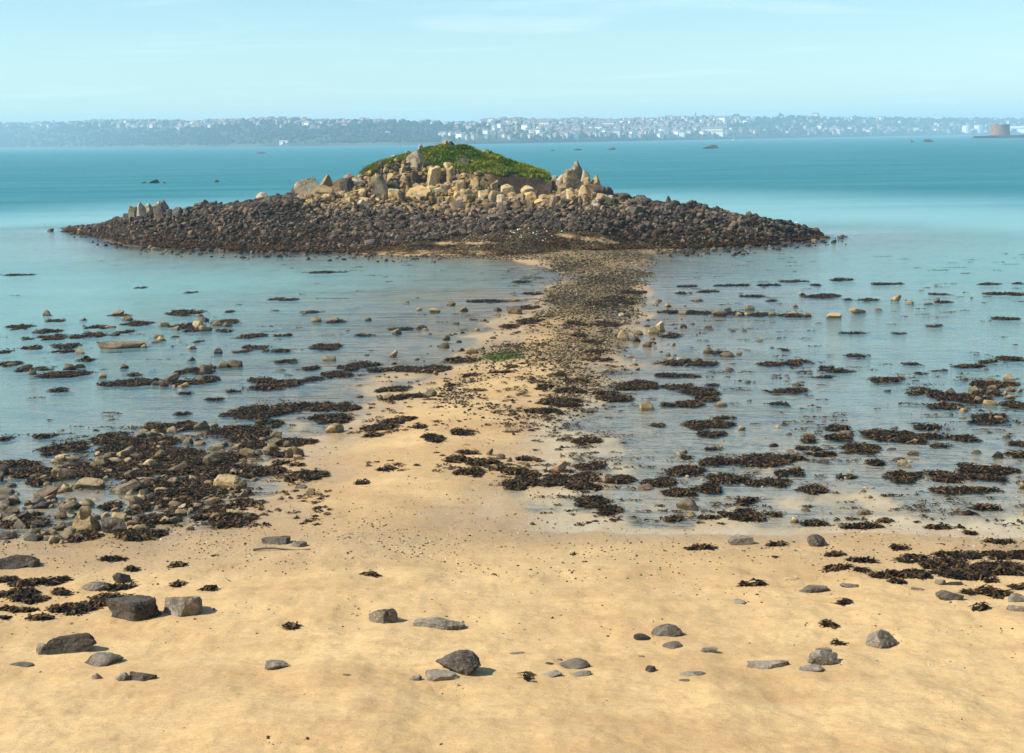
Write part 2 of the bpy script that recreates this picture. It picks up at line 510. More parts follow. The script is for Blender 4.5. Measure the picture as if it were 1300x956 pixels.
# sea surface, coarser, same footprint
keep_r = np.concatenate([np.arange(4, 12), np.arange(12, 572, 3), np.arange(572, len(rows))])
keep_c = np.unique(np.concatenate([np.arange(0, 6), np.arange(6, 526, 3), np.arange(525, len(cols))]))
sx, sy = XX[np.ix_(keep_r, keep_c)], YY[np.ix_(keep_r, keep_c)]
dep = -gz.reshape(len(rows), len(cols))[np.ix_(keep_r, keep_c)]
far = sstep(300, 1500, sy)
SV = np.stack([sx.ravel(), sy.ravel(), np.zeros(sx.size)], -1)
sea = link('sea', mesh_np('sea', SV, [grid_faces(*sx.shape)], attrs={'depth': np.maximum(dep, 0).ravel()}), M_WATER)
tag(sea, kind='structure')

# ------------------------------------------------------------------ island terrain
S_K = [50, 80, 130, 170, 250, 330, 400, 460, 520, 560, 600, 640, 690, 705, 720, 760, 800, 860, 920, 980, 1040, 1062]
YF_K = [293, 293, 302, 312, 317, 320, 321, 322, 323, 324, 325, 326, 325, 324, 323, 321, 318, 317, 315, 311, 303, 300]
YFAN_K = [400, 400, 400, 400, 400, 340, 325, 318, 309, 302, 297, 293, 292, 292, 293, 297, 304, 316, 340, 400, 400, 400]      # below this row the islet foot is gravel and sand
YT_K = [292.5, 291, 285, 275, 264, 254, 240, 219, 197, 186, 189, 203, 220, 236, 228, 240, 253, 261, 269, 280, 294, 299]
DD_K = [1, 2, 5, 8, 12, 16, 20, 24, 28, 29, 29, 30, 30, 25, 21, 16, 13, 11, 9, 6, 2, 1]
YB_K = [293, 292, 290, 282, 274, 266, 258, 258, 262, 264, 263, 258, 256, 256, 255, 257, 264, 272, 279, 289, 299, 299.5]
YG_K = [292.7, 291.3, 286, 277.5, 268.5, 260, 247, 229, 219, 220, 221, 219, 223, 243, 243, 251, 259, 267, 273, 283, 295, 299.2]
CS = np.arange(50, 1063, 2.5)
ip = lambda K: np.interp(CS, S_K, K)
yf, yt, dd, yb, yg = ip(YF_K), ip(YT_K), ip(DD_K), ip(YB_K), ip(YG_K)
yg = np.where((CS > 455) & (CS < 694), np.interp(CS, [455, 470, 500, 515, 530, 545, 556, 570, 585, 600, 620, 640, 694], [222, 214, 207, 205, 212, 214, 212, 214, 217, 221, 221, 219, 223]), np.maximum(yg, yt + 1.5))
ker = np.ones(7) / 7
sm = lambda a: np.convolve(np.pad(a, 3, 'edge'), ker, 'valid')
yf, yt, dd, yb, yg = map(sm, (yf, yt, dd, yb, yg))
Df = at_plane(CS, yf)[:, 1]
gfrac = np.interp(CS, [50, 400, 600, 640, 690, 720, 1062], [0.8, 0.76, 0.74, 0.80, 0.93, 0.8, 0.8])
Pf = at_dist(CS, yf, Df)
Pb = at_dist(CS, yb, Df + 0.58 * dd)
Pg = at_dist(CS, yg, Df + gfrac * dd)
Pt = at_dist(CS, yt, Df + dd)
Pu = Pf.copy(); Pu[:, 1] -= 1.5; Pu[:, 2] = -0.5
top_z = Pt[:, 2]
Pc = Pt + np.stack([Pt[:, 0] / Pt[:, 1] * 2.5, np.full(len(CS), 2.5), -0.03 * top_z], -1)
Pk = Pt + np.stack([Pt[:, 0] / Pt[:, 1] * 8, 2.5 + top_z * 2.0 + 2, -top_z * 0.75], -1)
Pz = Pt + np.stack([Pt[:, 0] / Pt[:, 1] * 12, 2.5 + top_z * 3.2 + 6, -top_z - 0.6], -1)
knots = [Pu, Pf, Pb, Pg, Pt, Pc, Pk, Pz]
zoneK = [0, 0, 1.0, 2.0, 2.6, 2.6, 1.0, 0]
nsub = [3, 26, 16, 18, 4, 6, 6]
rowsI, zoneI = [], []
for i, n in enumerate(nsub):
    for k in range(n):
        f = k / n
        rowsI.append(knots[i] * (1 - f) + knots[i + 1] * f)
        zoneI.append(zoneK[i] * (1 - f) + zoneK[i + 1] * f)
rowsI.append(knots[-1]); zoneI.append(0)
IV = np.array(rowsI)                       # rows x cols x 3
ZI = np.repeat(np.array(zoneI)[:, None], len(CS), 1)
# lawn only on the hill itself
turf_ok = sstep(455, 475, CS) * sstep(700, 688, CS) if False else ((CS > 458) & (CS < 694)).astype(float)
face_ok = sstep(350, 400, CS) * (1 - sstep(780, 830, CS))
ZI = np.where(ZI >= 1.9, np.where(turf_ok[None, :] > 0.5, ZI, 1.4), ZI)
ZI = np.where(ZI < 1.9, ZI * (0.35 + 0.65 * face_ok[None, :]), ZI)
edge = fbm(IV[..., 0] * 0.5, IV[..., 1] * 0.5, oct=3, seed=21) * 0.12
ZI = ZI + np.where((ZI > 1.5) & (turf_ok[None, :] > 0.5), edge, 0)
nz = fbm(IV[..., 0] * 0.45, IV[..., 1] * 0.45, oct=5, seed=31)
amp = np.clip(IV[..., 2] * 0.12, 0, 0.4)
hum = fbm(IV[..., 0] * 0.9, IV[..., 1] * 0.9, oct=3, seed=33)
IV[..., 2] += nz * amp * np.where(ZI > 1.9, 0.5, 1.0) + np.where(ZI > 1.9, 0.12 * np.abs(hum), 0)
ipx, ipy = project(IV)
shaded_soil = (sstep(618, 632, ipx) * sstep(706, 694, ipx) * (ZI > 1.05) * (ZI < 1.95)).astype(float)  # mask of the overhung earth bank that gets the painted shade
SANDY = [(930, 316, 40, 2.0), (745, 303, 44, 3.2), (560, 321, 84, 3.2), (590, 309, 40, 2.0)]
sandy = np.zeros(ipx.shape)
for ex, ey, ew, eh in SANDY:
    sandy = np.maximum(sandy, sstep(1.3, 0.7, np.hypot((ipx - ex) / ew, (ipy - ey - (ipx - ex) * (0.13 if ex == 745 else 0)) / eh)) * (ZI < 1.0))
fan = sstep(-3.0, 2.5, ipy - np.interp(ipx, S_K, YFAN_K) + 2.5 * fbm(IV[..., 0] * .4, IV[..., 1] * .4, oct=3, seed=35)) * (ZI < 1.0)
IV[..., 2] -= 1.6 * np.maximum(sstep(88, 66, CS), sstep(1036, 1056, CS))[None, :]
isl_me = mesh_np('island', IV.reshape(-1, 3), [grid_faces(*ZI.shape)], attrs={'zone': ZI.ravel(), 'shaded_soil': shaded_soil.ravel(), 'sandy': sandy.ravel(), 'fan': fan.ravel()})
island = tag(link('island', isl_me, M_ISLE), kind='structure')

# ------------------------------------------------------------------ finding the ground under a pixel or a point
_sub = slice(None)
allV = np.concatenate([GV, IV.reshape(-1, 3)])
allF = np.concatenate([GF, grid_faces(*ZI.shape) + len(GV)])
nearf = (GV[GF[:, 0], 1] < 260)
BV = BVHTree.FromPolygons([tuple(v) for v in allV.tolist()], np.concatenate([GF[nearf], grid_faces(*ZI.shape) + len(GV)]).tolist())


def hit(px, py):
    d = ray(px, py)
    loc, nrm, i, dist = BV.ray_cast(Vector(CAM), Vector(d))
    if loc is None:
        return at_plane(px, py)
    if loc.z < -0.06:                       # under water: stand on the bed, seen at the surface
        p = at_plane(px, py)
        return np.array([p[0], p[1], max(loc.z, -0.25)])
    return np.array(loc)


def drop(x, y):
    loc, nrm, i, dist = BV.ray_cast(Vector((x, y, 60)), Vector((0, 0, -1)))
    return (loc.z, nrm) if loc is not None else (0.0, Vector((0, 0, 1)))


# ------------------------------------------------------------------ rocks
_ico = {}


def ico(sub):
    if sub not in _ico:
        bm = bmesh.new()
        bmesh.ops.create_icosphere(bm, subdivisions=sub, radius=1)
        V = np.array([v.co[:] for v in bm.verts])
        Fc = np.array([[v.index for v in f.verts] for f in bm.faces], np.int32)
        bm.free()
        _ico[sub] = (V, Fc)
    return _ico[sub]


def rock_shape(seed, sub=3, cuts=11, rough=0.06, shape=None):
    rg = np.random.default_rng(seed)
    if sub >= 5:
        cuts = 7
    V, Fc = ico(sub)
    V = V.copy()
    V *= 1 + 0.16 * vnoise(V[:, 0] * 1.3 + seed, V[:, 1] * 1.3, V[:, 2] * 1.3, seed)[:, None]
    if shape == 'crag':                      # angular, jointed granite
        cuts, rough = 16, 0.05
    for _ in range(cuts):
        n = rg.normal(size=3)
        if shape == 'crag' and _ < 7:
            n[rg.integers(3)] *= 5
        n /= np.linalg.norm(n)
        o = rg.uniform(0.42, 0.86)
        over = V @ n - o
        V = V - np.where(over > 0, over * 0.96, 0)[:, None] * n
    fr = fbm(V[:, 0] * 2.6 + seed * 1.7, V[:, 1] * 2.6, V[:, 2] * 2.6, 4, seed)
    ln = np.linalg.norm(V, axis=1, keepdims=True)
    V = V * (1 + rough * fr[:, None])
    if sub >= 5:
        V = V * (1 + 0.022 * fbm(V[:, 0] * 9 + seed, V[:, 1] * 9, V[:, 2] * 9, 3, seed + 5)[:, None])
    low = np.minimum(V[:, 2], 0)
    V[:, :2] *= (1 / np.sqrt(np.clip(1 - 0.9 * low ** 2, 0.28, 1)))[:, None] if shape not in ('free', 'crag') else 1.0
    if shape == 'slab':
        V[:, 2] = np.clip(V[:, 2], -0.4, 0.4 + 0.1 * V[:, 0])
    if shape == 'point':
        V[:, :2] *= np.clip(1.0 - 0.38 * (V[:, 2:3] + 0.2), 0.45, 1.2)
    lo, hi = V.min(0), V.max(0)
    V = (V - (lo + hi) / 2) / ((hi - lo) / 2)
    return V, Fc


PROTO = {}


def proto(kind, k, mat, sub=3):
    key = (kind, k, mat.name, sub)
    if key not in PROTO:
        V, Fc = rock_shape(100 + k * 13 + (0 if kind is None else len(kind) * 1000), sub, 11, 0.06 if sub < 5 else 0.07, kind)
        me = mesh_np('rock', V, [Fc], True, 32)
        me.materials.append(mat)
        PROTO[key] = me
    return PROTO[key]


def put_rock(name, px, pyb, w, h, mat, k, kind=None, sub=3, lean=0.0, sink=0.3, isle=False):
    """w,h: size in photo pixels of the visible rock; pyb: row of its foot."""
    p = hit(px, pyb - min(2.0, 0.1 * h))
    if isle:                                # rocks piled on the islet stand where the ground under them is
        q, y = p, pyb
        while (q[2] < 0.25 or q[1] > 185) and y < pyb + 40:
            y += 1.0
            q = hit(px, y)
        if y > pyb and y < pyb + 40:
            p = at_dist(px, pyb, q[1] + 0.3)
    D = math.hypot(p[0], p[1])
    m = D / FP
    W, Hh = w * m, h * m
    asp = 0.75 if w < 2.2 * h else 0.6
    dep = W * asp
    Z = max(Hh - dep * 0.35 * (CAMH - p[2]) / D * 1.4, 0.45 * Hh)
    base = max(p[2], -0.03)
    o = link(name, proto(kind, k, mat, sub))
    o.scale = (W / 2 * 1.03, dep / 2, Z * (0.5 + sink))
    fy = dep * 0.42
    o.location = (p[0] + p[0] / D * fy, p[1] + fy, base + Z * (0.5 - sink) - 0.02)
    o.rotation_euler = (random.uniform(-.06, .06), lean, random.choice([0, math.pi]) + random.uniform(-.22, .22))
    return o


SC = 1300 / 440.0
REG = dict(A=(0, 310), B=(430, 310), C=(860, 310), D=(0, 500), E=(430, 500), F=(860, 500), G=(0, 660), H=(430, 660), I=(860, 660))
ORD = ['leftmost', 'second from left', 'third from left', 'fourth from left', 'fifth from left', 'sixth from left', 'seventh from left',
       'eighth from left', 'ninth from left', 'tenth from left', 'eleventh from left', 'twelfth from left', 'thirteenth from left', 'fourteenth from left',
       'fifteenth from left', 'sixteenth from left']

ZONES = [
    # phrase, region, [(cx, foot, w, h, colour)]
    ('of the pair off the left shallows weed line', 'A', [(1187, 296, 46, 28, 'b'), (1247, 292, 66, 22, 'b')]),
    ('of the low rocks toward the far left pool', 'A', [(1030, 252, 40, 9, 'b'), (1140, 264, 26, 12, 'b'), (1236, 440, 50, 24, 'b'), (1048, 476, 56, 14, 'o')]),
    ('in the tight cluster amid the left shallows', 'A', [(612, 312, 48, 24, 'o'), (656, 326, 36, 20, 'b'), (690, 306, 40, 14, 'd'), (742, 314, 44, 28, 'o'), (772, 330, 50, 28, 'b'), (816, 310, 36, 26, 'o'), (856, 312, 40, 22, 'b')]),
    ('on the weed strips left of that cluster', 'A', [(150, 338, 60, 22, 'd'), (350, 340, 40, 14, 'o'), (408, 318, 54, 14, 'o'), (432, 346, 36, 18, 'd')]),
    ('around the long flat slab in left shallows', 'A', [(580, 372, 60, 14, 'o'), (606, 366, 38, 22, 'o'), (656, 352, 34, 12, 'b'), (645, 386, 18, 10, 'd')]),
    ('in the weedy group at far left water', 'A', [(46, 458, 40, 16, 'b'), (90, 470, 60, 20, 'd'), (122, 494, 34, 30, 'b'), (262, 476, 50, 30, 'b'), (300, 468, 46, 22, 'b')]),
    ('of the row of three rounded left shallows rocks', 'A', [(790, 462, 24, 20, 'b'), (836, 468, 44, 32, 'b'), (882, 466, 56, 34, 'b')]),
    ('in the clump below that row of three', 'A', [(580, 532, 36, 22, 'o'), (616, 538, 34, 30, 'b'), (640, 522, 68, 38, 'b'), (654, 539, 26, 16, 'b'), (686, 540, 44, 22, 'o'), (752, 518, 44, 30, 'd'), (775, 492, 50, 34, 'd'), (806, 508, 46, 10, 'b')]),
    ('of the scattered stones in the pool by sandbar', 'B', [(254, 224, 24, 12, 'b'), (302, 250, 24, 14, 'b'), (360, 258, 46, 22, 'o'), (422, 232, 34, 22, 'b'), (468, 254, 36, 22, 'b'), (598, 254, 36, 18, 'd'), (650, 218, 54, 16, 'o'), (670, 266, 74, 34, 'b')]),
    ('of the stones midway along the left pool', 'B', [(106, 288, 40, 16, 'b'), (218, 340, 44, 24, 'b'), (200, 320, 22, 10, 'o'), (312, 320, 48, 20, 'b'), (328, 329, 36, 14, 'o'), (342, 342, 16, 10, 'b'), (440, 304, 26, 12, 'b'), (462, 336, 24, 10, 'b'), (506, 288, 34, 10, 'b'), (544, 292, 30, 14, 'b')]),
    ('of the stones nearest the sandbar bend', 'B', [(106, 418, 20, 10, 'b'), (206, 430, 34, 28, 'o'), (396, 394, 40, 24, 'd'), (402, 366, 34, 22, 'b'), (462, 404, 22, 16, 'b'), (500, 414, 52, 26, 'o')]),
    ('of the three on the gravel edge left of sandbar', 'B', [(78, 580, 30, 14, 'd'), (186, 588, 40, 30, 'b'), (346, 576, 46, 36, 'b')]),
    ('in the heap at the right edge of the sandbar', 'B', [(1075, 366, 60, 44, 'o'), (1116, 370, 40, 26, 'd'), (1124, 344, 36, 22, 'b'), (1158, 390, 36, 26, 'b'), (1160, 312, 34, 12, 'b'), (1178, 342, 46, 34, 'o'), (1206, 336, 44, 44, 'o')]),
    ('of the small ones right of the gravel neck', 'B', [(1110, 254, 40, 16, 'b'), (1196, 234, 18, 10, 'd'), (1200, 218, 26, 12, 'b'), (1290, 268, 30, 20, 'b')]),
    ('of the farthest ones in the right shallows', 'C', [(468, 194, 24, 16, 'o'), (445, 238, 22, 16, 'b'), (636, 210, 46, 12, 'b'), (708, 218, 30, 8, 'b'), (818, 216, 48, 26, 'o'), (870, 224, 34, 14, 'o'), (945, 228, 44, 12, 'b'), (976, 222, 32, 22, 'b'), (1104, 204, 12, 8, 'r')]),
    ('in the long row on right shallows weed band', 'C', [(20, 266, 32, 16, 'o'), (156, 272, 58, 30, 'b'), (190, 248, 32, 12, 'b'), (234, 270, 34, 18, 'o'), (272, 252, 36, 24, 'o'), (264, 270, 36, 16, 'o'), (354, 270, 34, 18, 'o'), (424, 266, 60, 18, 'o'), (486, 272, 36, 18, 'o'), (586, 280, 60, 26, 'o'), (678, 262, 72, 26, 'o'), (758, 250, 34, 14, 'o')]),
    ('of the stones just below that long row', 'C', [(24, 318, 28, 18, 'd'), (58, 306, 14, 10, 'b'), (116, 316, 30, 16, 'b'), (82, 334, 14, 8, 'b'), (208, 328, 26, 12, 'b'), (250, 326, 24, 10, 'o'), (302, 366, 40, 12, 'o'), (356, 390, 20, 8, 'd')]),
    ('in the group right of the sandbar heap', 'C', [(70, 448, 56, 24, 'b'), (114, 412, 44, 28, 'b'), (186, 424, 56, 22, 'b'), (196, 474, 34, 16, 'b'), (232, 416, 24, 16, 'b'), (234, 512, 18, 8, 'd'), (262, 520, 30, 14, 'o'), (288, 518, 14, 10, 'o'), (446, 534, 34, 22, 'b'), (788, 554, 30, 12, 'd')]),
    ('on the dark weed bank near the right edge', 'C', [(1022, 566, 50, 28, 'b'), (1080, 622, 44, 16, 'o'), (1108, 558, 60, 28, 'o'), (1126, 596, 44, 28, 'b'), (1154, 472, 28, 12, 'o'), (1154, 584, 36, 22, 'b'), (1172, 610, 50, 28, 'o'), (1248, 516, 50, 30, 'b'), (1250, 584, 60, 22, 'o'), (1280, 558, 40, 20, 'o')]),
    ('of the upper rocks along the left weed shore', 'D', [(766, 116, 26, 20, 'd'), (800, 134, 40, 22, 'b'), (974, 112, 40, 22, 'b'), (678, 170, 28, 22, 'b'), (748, 182, 36, 22, 'd'), (842, 204, 40, 24, 'b'), (1034, 174, 50, 34, 'b'), (1262, 152, 80, 42, 'o')]),
    ('in the middle of the left weed shore', 'D', [(232, 252, 24, 10, 'b'), (376, 276, 72, 46, 'b'), (378, 288, 40, 18, 'b'), (396, 300, 34, 20, 'o'), (480, 262, 40, 18, 'o'), (486, 236, 30, 30, 'b'), (600, 240, 40, 28, 'd'), (664, 306, 84, 44, 'b'), (790, 278, 80, 52, 'b'), (880, 310, 50, 30, 'b'), (914, 258, 34, 18, 'o'), (936, 246, 100, 44, 'o'), (1086, 246, 50, 46, 'b'), (1120, 244, 44, 50, 'b')]),
    ('in the thick of the left weed bank', 'D', [(242, 332, 80, 52, 'b'), (346, 366, 130, 50, 'b'), (470, 388, 116, 56, 'b'), (492, 328, 60, 38, 'b'), (550, 336, 70, 26, 'r'), (646, 346, 66, 32, 'b'), (1130, 358, 50, 18, 'g'), (1160, 386, 48, 36, 'o')]),
    ('standing in water at the left edge', 'D', [(5, 334, 20, 44, 'd'), (34, 424, 80, 36, 'b'), (48, 460, 60, 38, 'b'), (106, 424, 40, 28, 'b'), (174, 410, 84, 60, 'b'), (168, 434, 90, 30, 'd'), (240, 434, 46, 34, 'b'), (268, 432, 40, 36, 'b')]),
    ('on the lower fringe of the left weed bank', 'D', [(480, 456, 48, 26, 'b'), (664, 436, 88, 34, 'b'), (700, 452, 50, 24, 'd'), (780, 422, 100, 32, 'o'), (780, 446, 60, 26, 'o'), (880, 462, 60, 34, 'o'), (925, 470, 60, 22, 'b'), (712, 514, 36, 20, 'g')]),
    ('of the stones on the weeds mid sandbar', 'E', [(480, 194, 34, 10, 'o'), (566, 234, 30, 30, 'b'), (608, 248, 38, 26, 'b'), (638, 258, 28, 22, 'b'), (644, 148, 60, 22, 'o'), (826, 302, 70, 50, 'r'), (858, 272, 26, 18, 'r'), (942, 74, 38, 22, 'd'), (1012, 342, 64, 46, 'b'), (1144, 366, 90, 28, 'r'), (1152, 70, 60, 46, 'o')]),
    ('at the left corner of the wet flats', 'F', [(46, 444, 96, 50, 'b'), (46, 466, 56, 24, 'o'), (4, 462, 36, 16, 'o')]),
    ('of the upper stones on the right wet flats', 'F', [(164, 54, 56, 24, 'o'), (240, 142, 34, 22, 'o'), (362, 202, 46, 18, 'd'), (414, 158, 32, 14, 'o'), (424, 220, 32, 14, 'b'), (500, 172, 56, 26, 'b'), (546, 266, 46, 22, 'd'), (580, 212, 34, 14, 'b'), (444, 296, 40, 24, 'b')]),
    ('around the weed mats of the right flats', 'F', [(636, 166, 54, 28, 'b'), (736, 136, 34, 10, 'o'), (804, 214, 40, 14, 'b'), (820, 136, 24, 14, 'o'), (834, 250, 50, 14, 'b'), (844, 278, 44, 28, 'o'), (884, 236, 42, 22, 'b'), (888, 190, 28, 20, 'o'), (930, 142, 30, 10, 'b')]),
    ('toward the right edge of the wet flats', 'F', [(1028, 80, 16, 12, 'b'), (1076, 68, 40, 18, 'o'), (1120, 230, 36, 20, 'o'), (1170, 152, 24, 10, 'b'), (1206, 246, 50, 32, 'd'), (1236, 166, 32, 20, 'b'), (1292, 362, 30, 30, 'o')]),
    ('of the stones at the lower flats waterline', 'F', [(438, 488, 40, 28, 'o'), (486, 446, 44, 22, 'b'), (698, 458, 54, 28, 'b'), (796, 442, 16, 8, 'r')]),
]
ADJ = lambda w, h: 'long low' if w > 3.2 * h else ('broad' if w > 70 else ('small' if w < 30 else ('squat' if w > 1.8 * h else 'blocky')))
kk = 0
for phrase, reg, items in ZONES:
    x0, y0 = REG[reg]
    for i, (cx, yb_, w, h, c) in enumerate(sorted(items)):
        kk += 1
        px, py = x0 + cx / SC, y0 + yb_ / SC
        big = w >= 60
        o = put_rock('shore_rock', px, py, w / SC, h / SC, ROCKMATS[c], (kk * 7) % (23 if not big else 9), sub=4 if big else 3)
        pos = ORD[i] if i < len(items) - 1 or len(items) < 2 else 'rightmost'
        tag(o, f'{ADJ(w, h)} {COLWORD[c]} rock, {pos} {phrase}', 'rock', 'rocks along the tidal shallows')

EXTRA = [
    (112, [(60, 640), (30, 600), (130, 560), (210, 540), (330, 555), (390, 575), (330, 620), (290, 655), (180, 678), (90, 668)], (6, 21), 'bob', 'rounded brown rock among many bedded in the left weed bank', 'rocks bedded in the left weed bank'),
    (48, [(-5, 600), (90, 620), (110, 690), (-5, 690)], (8, 24), 'bdb', 'wet brown rock among several crowding the left water edge', 'rocks at the left water edge'),
    (46, [(830, 540), (1300, 500), (1300, 660), (860, 664)], (3.5, 9), 'obo', 'small tan stone among many strewn over the right wet flats', 'stones strewn over the right flats'),
    (30, [(1140, 470), (1300, 455), (1300, 540), (1190, 530)], (5, 13), 'bob', 'brown rock among several on the weed bank by right edge', 'rocks on the right edge weed bank'),
    (24, [(780, 380), (900, 380), (900, 480), (790, 470)], (3.5, 10), 'obd', 'small rock among several right of the gravel neck', 'rocks right of the gravel neck'),
    (26, [(480, 470), (640, 390), (680, 400), (520, 520)], (3.5, 9), 'dbo', 'small rock among several along the left bend of sandbar', 'rocks along the left bend'),
    (48, [(60, 400), (300, 390), (310, 490), (30, 480)], (5, 14), 'bod', 'small rock among several in weedy left shallows', 'rocks in the weedy left shallows'),
]


def in_poly(x, y, P):
    r = False
    for i in range(len(P)):
        (ax, ay), (bx, by) = P[i], P[i - 1]
        if (ay > y) != (by > y) and x < (bx - ax) * (y - ay) / (by - ay) + ax:
            r = not r
    return r


re_ = random.Random(21)
LOOSE = []
for n_, poly, (w0, w1), cols_, lab, grp in EXTRA:
    k, found = 0, []
    while k < n_ * 2:
        x, y = re_.uniform(min(q[0] for q in poly), max(q[0] for q in poly)), re_.uniform(min(q[1] for q in poly), max(q[1] for q in poly))
        if not in_poly(x, y, poly):
            continue
        w_ = w0 + (w1 - w0) * re_.random() ** 2
        found.append((w_, x, y))
        k += 1
    found.sort(reverse=True)
    for i, (w_, x, y) in enumerate(found):
        c_ = re_.choice(cols_)
        if i < n_ // 3:
            o = put_rock('shore_rock', x, y, w_, w_ * re_.uniform(.42, .75), ROCKMATS[c_], re_.randrange(23))
            tag(o, lab, 'rock', grp)
        else:
            p_ = hit(x, y)
            r_ = w_ * p_[1] / FP / 2
            LOOSE.append(((p_[0], p_[1], p_[2] + r_ * .15), (r_ * re_.uniform(.8, 1.3), r_, r_ * re_.uniform(.5, .9)), {'o': (.34, .25, .13), 'b': (.2, .15, .085), 'd': (.08, .065, .05)}[c_]))

SINGLE = [
    ('A', 462, 396, 168, 32, 'b', 'slab', 'long flat brown slab lying awash in the left shallows', 4),
    ('D', 852, 364, 144, 58, 'o', None, 'large pale ochre boulder lying on the left weed bank', 5),
    ('D', 320, 526, 104, 76, 'o', None, 'upright rounded boulder at the left sand edge, small stone on its head', 5),
    ('D', 428, 532, 108, 62, 'd', None, 'dark wedge shaped boulder right of the upright boulder at sand edge', 5),
    ('G', 1036, 98, 106, 34, 'd', 'slab', 'dark flat slab lying beside the thin stick on sand', 5),
    ('G', 1120, 106, 60, 28, 'g', None, 'small grey rock touching the right end of the dark flat slab', 4),
    ('G', 60, 192, 150, 52, 'd', None, 'broad grey rock cut by left frame edge above the weed on sand', 5),
    ('G', 128, 182, 40, 30, 'd', None, 'small dark rock at right end of the broad edge rock', 4),
    ('G', 466, 242, 82, 46, 'd', None, 'dark tilted rock beside the weed strip on left sand', 5),
    ('G', 350, 270, 120, 36, 'g', None, 'low grey rock behind the weed strip on left sand', 5),
    ('G', 500, 388, 196, 92, 'd', None, 'big dark angular boulder on sand, left one of a touching pair', 6),
    ('G', 682, 368, 150, 90, 'g', None, 'big grey brown boulder on sand, right one of a touching pair', 6),
    ('G', 256, 508, 190, 78, 'd', None, 'long dark humped boulder near the lower left of the sand', 6),
    ('G', 158, 506, 60, 42, 'g', None, 'small grey rock against the left end of the long dark boulder', 4),
    ('G', 380, 554, 140, 48, 'g', None, 'mottled grey rock below the long dark humped boulder', 5),
    ('G', 80, 556, 80, 20, 'g', None, 'thin flat grey stone at the lower left sand', 4),
    ('G', 362, 602, 40, 28, 'g', None, 'tiny round stone left of the pale stone at bottom', 4),
    ('G', 460, 608, 50, 32, 'g', None, 'pale small stone left of the dark low stone at bottom', 4),
    ('G', 548, 608, 124, 40, 'd', None, 'dark low stone with tapering right end on lowest sand', 5),
    ('G', 1036, 566, 110, 38, 'g', None, 'rounded grey stone alone on the lower middle left sand', 5),
    ('H', 166, 394, 112, 66, 'g', None, 'rounded grey brown boulder alone on mid sand', 6),
    ('H', 388, 418, 212, 52, 'g', None, 'long whale backed grey rock half buried in mid sand', 6),
    ('H', 452, 582, 176, 94, 'd', None, 'largest dark boulder on the lower middle sand', 6),
    ('H', 392, 610, 130, 42, 'g', 'slab', 'narrow grey slab leaning out from the largest dark boulder', 5),
    ('H', 290, 606, 44, 24, 'g', None, 'small pale stone left of the narrow leaning slab', 4),
    ('H', 34, 588, 46, 12, 'd', None, 'thin dark chip of stone on lower sand', 3),
    ('H', 1140, 456, 62, 28, 'd', None, 'small dark stone touching a domed grey rock on right sand', 4),
    ('H', 1232, 442, 112, 48, 'g', None, 'domed grey rock with small dark stone at its left', 5),
    ('H', 1262, 486, 92, 32, 'g', None, 'flat grey rock just below the domed grey rock', 5),
    ('H', 896, 564, 136, 44, 'g', None, 'sloping grey rock, largest of three in lower middle sand', 5),
    ('H', 800, 594, 86, 30, 'g', None, 'low grey rock left of the three in lower middle sand', 4),
    ('H', 906, 592, 80, 28, 'g', None, 'mottled grey rock directly below the sloping grey rock', 4),
    ('H', 792, 544, 34, 13, 'd', None, 'small grey chip above the low grey rock of three', 3),
    ('H', 828, 529, 26, 12, 'd', None, 'tiny chip above the sloping grey rock', 3),
    ('H', 672, 506, 60, 12, 'g', None, 'pale flat sliver of stone on lower middle sand', 3),
    ('H', 1172, 574, 42, 26, 'd', None, 'small square dark stone casting shadow on lower sand', 4),
    ('H', 1140, 516, 32, 11, 'g', None, 'pale pebble above the small square dark stone', 3),
    ('H', 730, 612, 32, 14, 'd', None, 'dark pebble below the low grey rock of three', 3),
    ('I', 532, 106, 82, 48, 'd', None, 'dark triangular rock alone on upper right sand', 5),
    ('I', 236, 100, 92, 38, 'g', None, 'grey wedge rock right of thin weed on upper sand', 5),
    ('I', 516, 277, 124, 30, 'g', None, 'long low grey rock below two weed strips on right sand', 5),
    ('I', 655, 256, 84, 16, 'g', None, 'thin pale rock barely out of sand beside the long low rock', 4),
    ('I', 230, 320, 62, 23, 'g', None, 'small domed grey stone alone on right sand', 4),
    ('I', 898, 267, 58, 13, 'g', None, 'pale flat stone below the great weed mat', 4),
    ('I', 1020, 306, 92, 36, 'd', None, 'dark pyramid rock below the great weed mat', 5),
    ('I', 975, 246, 64, 26, 'g', None, 'grey stone against lower edge of the great weed mat', 4),
    ('I', 1044, 248, 60, 18, 'd', None, 'dark stone against lower edge of the great weed mat', 4),
    ('I', 1275, 314, 64, 36, 'g', None, 'upper of two pale rocks stacked at the right frame edge', 4),
    ('I', 1272, 346, 64, 26, 'g', None, 'lower of two pale rocks stacked at the right frame edge', 4),
    ('I', 540, 552, 152, 68, 'g', None, 'large grey boulder with ridged top on lower right sand', 6),
    ('I', 545, 510, 60, 34, 'g', None, 'smaller grey rock behind the ridged boulder', 4),
    ('I', 768, 488, 116, 72, 'g', None, 'tall grey block casting a long shadow on lower right sand', 6),
    ('I', 338, 562, 152, 36, 'g', 'slab', 'tapered grey slab left of the ridged boulder', 5),
    ('I', 490, 570, 112, 24, 'g', None, 'flat pale stone under the front of the ridged boulder', 4),
    ('I', 118, 500, 62, 22, 'g', None, 'small grey stone right of the flat grey rock', 4),
    ('I', 56, 588, 102, 20, 'g', None, 'low grey ridge of stone at lowest sand', 4),
    ('I', 30, 608, 52, 13, 'g', None, 'pale stone under the low grey ridge', 3),
]
kk = 40
